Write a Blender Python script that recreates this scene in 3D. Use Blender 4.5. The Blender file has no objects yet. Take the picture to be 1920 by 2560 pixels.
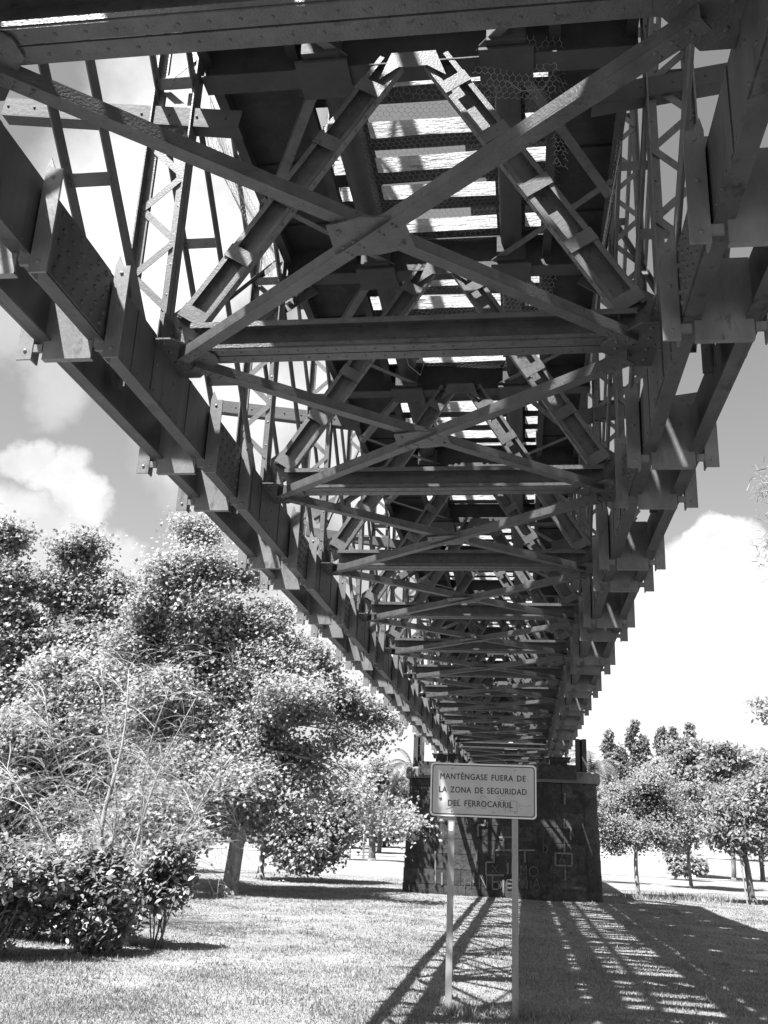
import bpy, math, random
import numpy as np
from mathutils import Vector, Matrix

# ------------------------------------------------------------------ camera, light, sky
sc = bpy.context.scene
C = sc.collection
FPX, YAW, PIT, ROLL = 2400.0, .1519, .3216, .0434
_F = np.array([-math.sin(YAW)*math.cos(PIT), math.cos(YAW)*math.cos(PIT), math.sin(PIT)])
_r = np.array([math.cos(YAW), math.sin(YAW), 0.])
_u = np.cross(_r, _F)
_R = math.cos(ROLL)*_r + math.sin(ROLL)*_u
_U = -math.sin(ROLL)*_r + math.cos(ROLL)*_u
cd = bpy.data.cameras.new('camera'); cam = bpy.data.objects.new('camera', cd); C.objects.link(cam)
cd.sensor_fit = 'HORIZONTAL'; cd.sensor_width = 36; cd.lens = 36*FPX/1920
cd.clip_start = .05; cd.clip_end = 3000
cam.matrix_world = Matrix(((_R[0], _U[0], -_F[0], 0), (_R[1], _U[1], -_F[1], 0), (_R[2], _U[2], -_F[2], 0), (0, 0, 0, 1)))
sc.camera = cam
DS = 1920/1659


def ray(x, y):
    v = _F + _R*(x*DS-960)/FPX - _U*(y*DS-1280)/FPX
    return v


def at(x, y, X=None, Y=None, Z=None):
    """survey a point of the photograph on a known plane (camera is at the origin, units metres)"""
    v = ray(x, y)
    t = X/v[0] if X is not None else (Y/v[1] if Y is not None else Z/v[2])
    return v*t


SUNV = Vector((.315, .40, -1.0)).normalized()          # direction the light travels
sd = bpy.data.lights.new('sun', 'SUN'); sd.energy = 5.0; sd.angle = math.radians(.5); sd.color = (1, 1, 1)
so = bpy.data.objects.new('sun', sd); C.objects.link(so)
so.rotation_euler = SUNV.to_track_quat('-Z', 'Y').to_euler()
so.location = (-20, -20, 60)
sc.view_settings.view_transform = 'Standard'; sc.view_settings.look = 'None'
sc.view_settings.gamma = 1; sc.view_settings.exposure = 2.2
sc.cycles.max_bounces = 6; sc.cycles.transparent_max_bounces = 8

world = bpy.data.worlds.new('World'); sc.world = world; world.use_nodes = True
wt = world.node_tree; wt.nodes.clear()


def wn(t, **k):
    n = wt.nodes.new(t)
    for a, b in k.items():
        setattr(n, a, b)
    return n


def wl(a, b):
    wt.links.new(a, b)


wout = wn('ShaderNodeOutputWorld'); wbg = wn('ShaderNodeBackground'); wl(wbg.outputs[0], wout.inputs[0])
sky = wn('ShaderNodeTexSky'); sky.sky_type = 'NISHITA'; sky.sun_disc = False
sky.sun_elevation = math.asin(-SUNV.z); sky.sun_rotation = math.atan2(-SUNV.x, -SUNV.y)
sky.air_density = 1; sky.dust_density = 1.5
sepc = wn('ShaderNodeSeparateColor'); wl(sky.outputs[0], sepc.inputs[0])
m1 = wn('ShaderNodeMath', operation='MULTIPLY'); m1.inputs[1].default_value = .95; wl(sepc.outputs[0], m1.inputs[0])
m2 = wn('ShaderNodeMath', operation='MULTIPLY_ADD'); m2.inputs[1].default_value = .25; wl(sepc.outputs[1], m2.inputs[0]); wl(m1.outputs[0], m2.inputs[2])
tc = wn('ShaderNodeTexCoord')
nz = wn('ShaderNodeTexNoise'); nz.inputs['Scale'].default_value = 7; nz.inputs['Detail'].default_value = 9; nz.inputs['Roughness'].default_value = .58
wl(tc.outputs['Generated'], nz.inputs['Vector'])
vs = wn('ShaderNodeVectorMath', operation='SUBTRACT'); vs.inputs[1].default_value = (.5, .5, .5); wl(nz.outputs['Color'], vs.inputs[0])
vsc = wn('ShaderNodeVectorMath', operation='SCALE'); vsc.inputs['Scale'].default_value = .155; wl(vs.outputs[0], vsc.inputs[0])
va = wn('ShaderNodeVectorMath', operation='ADD'); wl(tc.outputs['Generated'], va.inputs[0]); wl(vsc.outputs[0], va.inputs[1])
vn = wn('ShaderNodeVectorMath', operation='NORMALIZE'); wl(va.outputs[0], vn.inputs[0])
# every cloud: direction (through an image pixel), angular radius, softness, density
clouds = [(70, 955, .022, .5, .9), (140, 990, .028, .4, 1), (200, 1060, .027, .35, 1), (160, 1035, .02, .4, 1),
          (50, 1250, .10, .25, 1), (170, 1240, .065, .25, 1), (250, 1200, .035, .3, 1), (-60, 1150, .05, .3, 1),
          (430, 330, .10, .7, .95), (330, 520, .10, .7, .95), (520, 480, .085, .7, .95), (250, 400, .07, .9, .7), (560, 240, .06, .9, .6),
          (110, 790, .03, 1, .35), (30, 700, .03, 1, .35), (560, 930, .1, .5, .8), (870, 900, .14, .5, .9),
          (1590, 1230, .045, .15, 1), (1540, 1330, .075, .15, 1), (1430, 1330, .065, .15, 1), (1300, 1400, .09, .15, 1), (1640, 1400, .10, .2, 1),
          (600, 60, .06, .9, .35)]
acc = None
for (px, py, rad, soft, den) in clouds:
    d = Vector(ray(px, py)).normalized()
    dp = wn('ShaderNodeVectorMath', operation='DOT_PRODUCT'); dp.inputs[1].default_value = d; wl(vn.outputs[0], dp.inputs[0])
    mr = wn('ShaderNodeMapRange', interpolation_type='SMOOTHSTEP')
    wl(dp.outputs['Value'], mr.inputs['Value'])
    mr.inputs['From Min'].default_value = math.cos(rad*(1+soft*.6)); mr.inputs['From Max'].default_value = math.cos(rad*max(.05, 1-soft))
    mr.inputs['To Min'].default_value = 0; mr.inputs['To Max'].default_value = den
    if acc is None:
        acc = mr.outputs[0]
    else:
        mx = wn('ShaderNodeMath', operation='MAXIMUM'); wl(acc, mx.inputs[0]); wl(mr.outputs[0], mx.inputs[1]); acc = mx.outputs[0]
# bank of cloud low along the whole horizon
sx = wn('ShaderNodeSeparateXYZ'); wl(vn.outputs[0], sx.inputs[0])
hz = wn('ShaderNodeMapRange', interpolation_type='SMOOTHSTEP'); wl(sx.outputs[2], hz.inputs['Value'])
hz.inputs['From Min'].default_value = .27; hz.inputs['From Max'].default_value = .13; hz.inputs['To Max'].default_value = .97; hz.inputs['To Min'].default_value = 0
mx = wn('ShaderNodeMath', operation='MAXIMUM'); wl(acc, mx.inputs[0]); wl(hz.outputs[0], mx.inputs[1]); acc = mx.outputs[0]
# cloud tone with soft grey undersides
nz2 = wn('ShaderNodeTexNoise'); nz2.inputs['Scale'].default_value = 5; nz2.inputs['Detail'].default_value = 10; nz2.inputs['Roughness'].default_value = .6; wl(tc.outputs['Generated'], nz2.inputs['Vector'])
ct = wn('ShaderNodeMapRange'); wl(nz2.outputs[0], ct.inputs['Value'])
ct.inputs['From Min'].default_value = .35; ct.inputs['From Max'].default_value = .6; ct.inputs['To Min'].default_value = 3.7; ct.inputs['To Max'].default_value = 5.8
mixs = wn('ShaderNodeMix', data_type='FLOAT'); wl(acc, mixs.inputs['Factor']); wl(m2.outputs[0], mixs.inputs[2]); wl(ct.outputs[0], mixs.inputs[3])
cc = wn('ShaderNodeCombineColor')
for k in range(3):
    wl(mixs.outputs[0], cc.inputs[k])
wl(cc.outputs[0], wbg.inputs['Color']); wbg.inputs['Strength'].default_value = .05

# ------------------------------------------------------------------ materials (a black and white picture: all neutral)


def mat(name, lo, hi, rough=.7, scale=3, metal=0, bump=.0, bscale=30, dirt=None, trans=0, detail=6, mus=None, stretch=None, spec=.5, isl=0):
    m = bpy.data.materials.new(name); m.use_nodes = True
    t = m.node_tree; b = t.nodes['Principled BSDF']; L = t.links.new
    b.inputs['Roughness'].default_value = rough; b.inputs['Metallic'].default_value = metal
    b.inputs['Specular IOR Level'].default_value = spec
    tcn = t.nodes.new('ShaderNodeTexCoord'); src = tcn.outputs['Object']
    if stretch:
        mp = t.nodes.new('ShaderNodeMapping'); mp.inputs['Scale'].default_value = stretch; L(src, mp.inputs['Vector']); src = mp.outputs[0]
    n = t.nodes.new('ShaderNodeTexNoise'); n.inputs['Scale'].default_value = scale; n.inputs['Detail'].default_value = detail; n.inputs['Roughness'].default_value = .65
    L(src, n.inputs['Vector'])
    r = t.nodes.new('ShaderNodeMapRange'); L(n.outputs[0], r.inputs['Value'])
    r.inputs['From Min'].default_value = .3; r.inputs['From Max'].default_value = .7
    r.inputs['To Min'].default_value = lo; r.inputs['To Max'].default_value = hi
    val = r.outputs[0]
    if isl:
        g = t.nodes.new('ShaderNodeNewGeometry'); q = t.nodes.new('ShaderNodeMapRange'); L(g.outputs['Random Per Island'], q.inputs['Value'])
        q.inputs['To Min'].default_value = 1-isl; q.inputs['To Max'].default_value = 1+isl
        mm = t.nodes.new('ShaderNodeMath'); mm.operation = 'MULTIPLY'; L(val, mm.inputs[0]); L(q.outputs[0], mm.inputs[1]); val = mm.outputs[0]
    if dirt:      # (amount, scale, value): patches of wear / rust with a shape of their own
        n2 = t.nodes.new('ShaderNodeTexNoise'); n2.inputs['Scale'].default_value = dirt[1]; n2.inputs['Detail'].default_value = 10; n2.inputs['Roughness'].default_value = .75
        L(src, n2.inputs['Vector'])
        q = t.nodes.new('ShaderNodeMapRange'); L(n2.outputs[0], q.inputs['Value'])
        q.inputs['From Min'].default_value = .62-dirt[0]*.2; q.inputs['From Max'].default_value = .70-dirt[0]*.2
        mxx = t.nodes.new('ShaderNodeMix'); mxx.data_type = 'FLOAT'; L(q.outputs[0], mxx.inputs['Factor']); L(val, mxx.inputs[2]); mxx.inputs[3].default_value = dirt[2]
        val = mxx.outputs[0]
    cb = t.nodes.new('ShaderNodeCombineColor')
    for k in range(3):
        L(val, cb.inputs[k])
    L(cb.outputs[0], b.inputs['Base Color'])
    if bump:
        n3 = t.nodes.new('ShaderNodeTexNoise'); n3.inputs['Scale'].default_value = bscale; n3.inputs['Detail'].default_value = 5; L(src, n3.inputs['Vector'])
        bp = t.nodes.new('ShaderNodeBump'); bp.inputs['Strength'].default_value = bump; bp.inputs['Distance'].default_value = .02
        L(n3.outputs[0], bp.inputs['Height']); L(bp.outputs[0], b.inputs['Normal'])
    if trans:
        tr = t.nodes.new('ShaderNodeBsdfTranslucent'); L(cb.outputs[0], tr.inputs['Color'])
        ms = t.nodes.new('ShaderNodeMixShader'); ms.inputs[0].default_value = trans
        L(b.outputs[0], ms.inputs[1]); L(tr.outputs[0], ms.inputs[2])
        L(ms.outputs[0], t.nodes['Material Output'].inputs['Surface'])
    return m


M = {}
M['steel'] = mat('painted_steel', 0.049, 0.098, .4, 4, bump=.15, bscale=60, dirt=(.25, 9, .03))
M['plate'] = mat('pale_plate_steel', 0.075, 0.150, .45, 4, bump=.15, bscale=50, dirt=(.3, 6, .05), stretch=(1, 1, .4))
M['chord'] = mat('chord_steel', 0.027, 0.060, .5, 3, bump=.15, bscale=22, dirt=(.35, 5, .016), stretch=(1, 1, .14))
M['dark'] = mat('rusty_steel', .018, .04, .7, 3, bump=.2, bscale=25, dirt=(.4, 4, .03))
M['rust'] = mat('worn_brace_steel', 0.037, 0.075, .4, 6, bump=.25, bscale=70, dirt=(.3, 14, .025))
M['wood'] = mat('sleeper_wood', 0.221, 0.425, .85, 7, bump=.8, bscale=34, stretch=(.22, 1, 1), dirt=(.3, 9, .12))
M['tar'] = mat('creosote', .015, .035, .8, 7, bump=.5)  # shade under the sleepers put into the colour of their bottom faces
M['slab'] = mat('walkway_plate', .018, .035, .85, 4, bump=.2, dirt=(.4, 5, .035))
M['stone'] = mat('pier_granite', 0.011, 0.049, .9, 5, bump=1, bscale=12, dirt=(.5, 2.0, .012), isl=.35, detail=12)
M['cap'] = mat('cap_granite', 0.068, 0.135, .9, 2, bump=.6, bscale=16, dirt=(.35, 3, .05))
M['mortar'] = mat('lime_mortar', 0.080, 0.160, .9, 9, dirt=(.4, 8, .04))
M['chalk'] = mat('chalk_paint', 0.072, 0.176, .9, 14, dirt=(.4, 9, .05))
M['wire'] = mat('galvanised_wire', .18, .26, .5, 5, metal=.3)
M['bark'] = mat('plane_bark', 0.096, 0.256, .9, 4, bump=.5, bscale=16, dirt=(.5, 5, .07), stretch=(1, 1, .5))
M['bark_dark'] = mat('dark_bark', 0.048, 0.112, .95, 6, bump=.8, bscale=20, dirt=(.4, 6, .2), stretch=(1, 1, .3))
M['bark_pale'] = mat('pale_bark', 0.160, 0.272, .9, 6, bump=.4, bscale=20, stretch=(1, 1, .3))
M['twig'] = mat('dry_twigs', 0.150, 0.255, .8, 3)
M['leaf'] = mat('plane_leaves', 0.218, 0.349, .5, .6, trans=.58, isl=.45)
M['leafd'] = mat('dark_leaves', 0.196, 0.310, .5, .7, trans=.58, isl=.45)
M['leafm'] = mat('feathery_leaves', 0.152, 0.243, .6, .8, trans=.5, isl=.45)
M['laurel'] = mat('laurel_leaves', 0.112, 0.180, .42, 2, trans=.4, isl=.5)
M['palm'] = mat('palm_fronds', 0.090, 0.150, .5, 1, trans=.2, isl=.3)
M['grass'] = mat('lawn_blades', 0.144, 0.240, .7, .5, trans=.4, isl=.45)
M['lawn'] = mat('lawn', 0.093, 0.178, .95, 1.1, bump=.8, bscale=70, dirt=(.2, 3.5, .09), detail=12)
M['road'] = mat('pale_path', 0.315, 0.375, .9, 2, bump=.2)
M['kerb'] = mat('kerb_stone', 0.300, 0.375, .9, 3)
M['pole'] = mat('pole_paint', 0.520, 0.600, .5, 3)
M['galv'] = mat('galvanised_post', 0.195, 0.270, .5, 5, metal=.25, dirt=(.3, 7, .12), stretch=(1, 1, .3))
M['signw'] = mat('sign_face', 0.304, 0.376, .4, 4, dirt=(.2, 9, .33))
M['signb'] = mat('sign_border', 0.544, 0.592, .4, 5)
M['ink'] = mat('sign_lettering', .02, .035, .4, 8)
M['scrawl'] = mat('sign_scrawl', 0.154, 0.224, .6, 25)
M['mark'] = mat('sticker', 0.480, 0.560, .6, 20)

# ------------------------------------------------------------------ mesh helpers


def ortho(p0, p1, u):
    d = np.array(p1, float)-np.array(p0, float); L = np.linalg.norm(d); d = d/L
    u = np.array(u, float); u = u-d*(u@d); u = u/np.linalg.norm(u)
    v = np.cross(d, u)
    return d, u, v, L


class MB:
    def __init__(s):
        s.v = []; s.f = []

    def add(s, vs, fs):
        o = len(s.v); s.v.extend([tuple(map(float, q)) for q in vs]); s.f.extend([tuple(i+o for i in f) for f in fs])

    def hexa(s, q):
        s.add(q, [(0, 3, 2, 1), (4, 5, 6, 7), (0, 1, 5, 4), (1, 2, 6, 5), (2, 3, 7, 6), (3, 0, 4, 7)])

    def box(s, x0, x1, y0, y1, z0, z1):
        s.hexa([(x0, y0, z0), (x1, y0, z0), (x1, y1, z0), (x0, y1, z0), (x0, y0, z1), (x1, y0, z1), (x1, y1, z1), (x0, y1, z1)])

    def sec(s, p0, p1, u, rects):
        """rects of a cross section (u0,u1,v0,v1) swept from p0 to p1"""
        d, uu, vv, L = ortho(p0, p1, u); p0 = np.array(p0, float); p1 = np.array(p1, float)
        for (a0, a1, b0, b1) in rects:
            q = []
            for p in (p0, p1):
                q += [p+uu*a0+vv*b0, p+uu*a1+vv*b0, p+uu*a1+vv*b1, p+uu*a0+vv*b1]
            s.hexa(q)

    def rivet(s, p, n, r=.018):
        n = np.array(n, float); n /= np.linalg.norm(n)
        a = np.cross(n, (0, 0, 1) if abs(n[2]) < .9 else (1, 0, 0)); a /= np.linalg.norm(a); b = np.cross(n, a)
        p = np.array(p, float); vs = []
        for (rr, h) in ((r, -.002), (r*.8, r*.45)):
            for k in range(6):
                t = k*math.pi/3; vs.append(p+a*math.cos(t)*rr+b*math.sin(t)*rr+n*h)
        vs.append(p+n*r*.7)
        s.add(vs, [(k, (k+1) % 6, 6+(k+1) % 6, 6+k) for k in range(6)]+[(6+k, 6+(k+1) % 6, 12) for k in range(6)])

    def tube(s, pts, rad, n=5):
        pts = [np.array(p, float) for p in pts]; o = len(s.v); m = len(pts); vs = []; fs = []
        ref = np.array((.31, .52, .79))
        for i, p in enumerate(pts):
            d = pts[min(i+1, m-1)]-pts[max(i-1, 0)]; d /= (np.linalg.norm(d)+1e-9)
            a = np.cross(d, ref); a /= (np.linalg.norm(a)+1e-9); b = np.cross(d, a)
            r = rad[i] if hasattr(rad, '__len__') else rad
            for k in range(n):
                t = 2*math.pi*k/n; vs.append(p+a*math.cos(t)*r+b*math.sin(t)*r)
        for i in range(m-1):
            for k in range(n):
                fs.append((i*n+k, i*n+(k+1) % n, (i+1)*n+(k+1) % n, (i+1)*n+k))
        fs.append(tuple(range(n-1, -1, -1))); fs.append(tuple((m-1)*n+k for k in range(n)))
        s.add(vs, fs)

    def poly(s, pts, ext):
        """flat polygon extruded by vector ext"""
        n = len(pts); e = np.array(ext, float); P = [np.array(p, float) for p in pts]
        s.add(P+[p+e for p in P], [tuple(range(n-1, -1, -1)), tuple(range(n, 2*n))]+[(k, (k+1) % n, n+(k+1) % n, n+k) for k in range(n)])

    def mesh(s, name):
        me = bpy.data.meshes.new(name); me.from_pydata(s.v, [], s.f); me.validate(); me.update(); return me

    def build(s, name, m, parent=None, smooth=False):
        return link(name, s.mesh(name), m, parent, smooth)


def link(name, me, m, parent=None, smooth=False):
    o = bpy.data.objects.new(name, me); C.objects.link(o)
    if m is not None:
        me.materials.append(m)
    if smooth:
        me.polygons.foreach_set('use_smooth', [True]*len(me.polygons))
    if parent is not None:
        o.parent = parent; o.location = -Vector(root_loc(parent))
    return o


def root_loc(o):
    l = Vector(o.location)
    p = o.parent
    while p is not None:
        l += Vector(p.location); p = p.parent
    return l


def tag(o, label=None, cat=None, group=None, kind=None):
    if label: o['label'] = label
    if cat: o['category'] = cat
    if group: o['group'] = group
    if kind: o['kind'] = kind
    return o


def thing(name, loc, label, cat, group=None):
    o = bpy.data.objects.new(name, None); C.objects.link(o); o.location = loc; o.empty_display_size = .2
    return tag(o, label, cat, group)


def quick_mesh(name, V, F4):
    """V (n,3) array, F4 (m,k) array of equal-length faces"""
    me = bpy.data.meshes.new(name); V = np.asarray(V, np.float32); F4 = np.asarray(F4, np.int32); m, k = F4.shape
    me.vertices.add(len(V)); me.vertices.foreach_set('co', V.ravel())
    me.loops.add(m*k); me.loops.foreach_set('vertex_index', F4.ravel())
    me.polygons.add(m); me.polygons.foreach_set('loop_start', np.arange(m, dtype=np.int32)*k); me.polygons.foreach_set('loop_total', np.full(m, k, np.int32))
    me.update(calc_edges=True); return me


# ------------------------------------------------------------------ terrain
def sm(x, a, b):
    t = np.clip((x-a)/(b-a), 0, 1); return t*t*(3-2*t)


K = 1.19          # scale factor: enlarges terrain and most site objects about the camera at the origin


def gz(X, Y):
    X = np.asarray(X, float)/K; Y = np.asarray(Y, float)/K
    z = -1.73-.09*sm(Y, 13, 34)
    right = sm(X, -2, 8)*sm(Y, 30, 50)
    z = z+right*(.95*sm(Y, 62, 80)+1.9*sm(Y, 84, 96))
    z = z+(1-right)*(.5*sm(Y, 95, 130))
    z = z+.025*np.sin(X*.7+1.3)*np.sin(Y*.5)+.015*np.sin(X*1.9)*np.cos(Y*1.4+2)
    return z*K


ys = np.concatenate([np.arange(-12, 0, 2.), np.arange(0, 46, .5), np.arange(46, 122, 1.), np.arange(122, 210, 8.), [220, 300, 450, 700, 1100]])
xs = np.concatenate([[-900, -500, -250, -150, -100], np.arange(-80, -20, 4.), np.arange(-20, 20, .5), np.arange(20, 81, 4.), [100, 150, 250, 500, 900]])
XX, YY = np.meshgrid(xs, ys); ZZ = gz(XX, YY)
nv = len(xs); V = np.stack([XX.ravel(), YY.ravel(), ZZ.ravel()], 1)
ii, jj = np.meshgrid(np.arange(len(ys)-1), np.arange(nv-1), indexing='ij'); a = (ii*nv+jj).ravel()
g = link('ground', quick_mesh('ground', V, np.stack([a, a+1, a+nv+1, a+nv], 1)), M['lawn'], smooth=True); tag(g, kind='structure')
# path and its kerbs crossing behind the pier
def ribbon(name, y0, y1, dz, m, x0=-90, x1=90, slope=0.0):
    xx = np.arange(x0, x1+1, 1.5); k = 4; V = []; F = []
    for i, x in enumerate(xx):
        for j in range(k):
            y = y0+(y1-y0)*j/(k-1)+slope*x; V.append((x, y, float(gz(x, y))+dz))
    for i in range(len(xx)-1):
        for j in range(k-1):
            F.append((i*k+j, (i+1)*k+j, (i+1)*k+j+1, i*k+j+1))
    o = link(name, quick_mesh(name, V, F), m, smooth=True); return tag(o, kind='structure')
ribbon('road', 80.3*K, 84.0*K, .05, M['road'])
ribbon('path', 61.0*K, 61.7*K, .04, M['kerb'], 3, 60)

# lawn blades (one mass of grass)
rng = np.random.default_rng(5)
N = 520000
Yb = 9.5+(rng.random(N)**1.7)*42
xl = at(-60, 2000, Y=1.)[0]*Yb; xr = at(1720, 2000, Y=1.)[0]*Yb
Xb = xl+(xr-xl)*rng.random(N)
keep = ~((Yb > 32.9*K) & (Yb < 36.3*K) & (Xb > -4.1*K) & (Xb < 2.5*K))
patch = np.sin(Xb*1.3+np.sin(Yb*.9)*2)*np.sin(Yb*1.1+np.cos(Xb*.8)*2)
keep &= rng.random(N) < (.72+.28*patch)
Xb, Yb = Xb[keep], Yb[keep]; n = len(Xb); Zb = gz(Xb, Yb)
ang = rng.random(n)*2*math.pi; hh = (.012+.03*rng.random(n)**3)*(1+.4*patch[keep]); wd = .004+.004*rng.random(n)+Yb*.00025
lean = (rng.random((n, 2))-.5)*.05
nc_ = 900; cy_ = 9.5+(rng.random(nc_)**1.4)*30; cx_ = at(-60, 2000, Y=1.)[0]*cy_+(at(1720, 2000, Y=1.)[0]-at(-60, 2000, Y=1.)[0])*cy_*rng.random(nc_)
pick = rng.integers(0, nc_, 22000); Xc = cx_[pick]+rng.normal(0, .05, 22000)*(1+2*rng.random(22000)); Yc = cy_[pick]+rng.normal(0, .05, 22000)
kc = ~((Yc > 32.9*K) & (Yc < 36.3*K) & (Xc > -4.1*K) & (Xc < 2.5*K)); Xc, Yc = Xc[kc], Yc[kc]; m_c = len(Xc)
Xb = np.concatenate([Xb, Xc]); Yb = np.concatenate([Yb, Yc]); Zb = gz(Xb, Yb); n = len(Xb)
ang = np.concatenate([ang, rng.random(m_c)*6.283]); hh = np.concatenate([hh, .03+.06*rng.random(m_c)**2]); wd = np.concatenate([wd, .006+Yc*.0003]); lean = np.concatenate([lean, rng.normal(0, .03, (m_c, 2))])
P0 = np.stack([Xb-np.cos(ang)*wd, Yb-np.sin(ang)*wd, Zb-.004], 1); P1 = np.stack([Xb+np.cos(ang)*wd, Yb+np.sin(ang)*wd, Zb-.004], 1)
P2 = np.stack([Xb+lean[:, 0], Yb+lean[:, 1], Zb+hh], 1)
V = np.stack([P0, P1, P2], 1).reshape(-1, 3); F = np.arange(3*n).reshape(-1, 3)
gr = link('grass', quick_mesh('grass', V, F), M['grass']); tag(gr, 'short mown lawn under and around the bridge', 'grass', kind='stuff')


def tuft(cx, cy, r, n, h, label):
    cx, cy, r, h = cx*K, cy*K, r*K, h*K
    rg = np.random.default_rng(int(abs(cx*100+cy*10)))
    x = cx+rg.normal(0, r, n); y = cy+rg.normal(0, r, n); z = gz(x, y); an = rg.random(n)*6.283; hh = h*(.4+.6*rg.random(n)); w = .006+.0004*cy
    ln = rg.normal(0, h*.3, (n, 2))
    P0 = np.stack([x-np.cos(an)*w, y-np.sin(an)*w, z], 1); P1 = np.stack([x+np.cos(an)*w, y+np.sin(an)*w, z], 1); P2 = np.stack([x+ln[:, 0], y+ln[:, 1], z+hh], 1)
    o = link('grass_tuft', quick_mesh('grass_tuft', np.stack([P0, P1, P2], 1).reshape(-1, 3), np.arange(3*n).reshape(-1, 3)), M['grass'])
    tag(o, label, 'grass tuft', kind='stuff')


tuft(-.72, 11.0, .10, 260, .13, 'taller grass around the foot of the left sign post')
tuft(-.08, 11.1, .12, 260, .13, 'taller grass around the foot of the right sign post')
tuft(5.5, 37.3, .75, 500, .28, 'long seeding grass to the right of the pale slim tree trunk')
tuft(4.0, 36.6, .5, 300, .2, 'long grass round the base of the pale slim tree trunk')

# ------------------------------------------------------------------ bridge
P = 3.365
XI, XO = {'L': -2.97, 'R': 1.05}, {'L': -3.45, 'R': 1.53}
SG = {'L': -1, 'R': 1}      # outward direction
XC = -.96
ZB, ZT, ZN = 3.24, 3.78, 3.73
ZTOP = 12.6
def ynode(i): return 6.9+P*i


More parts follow.
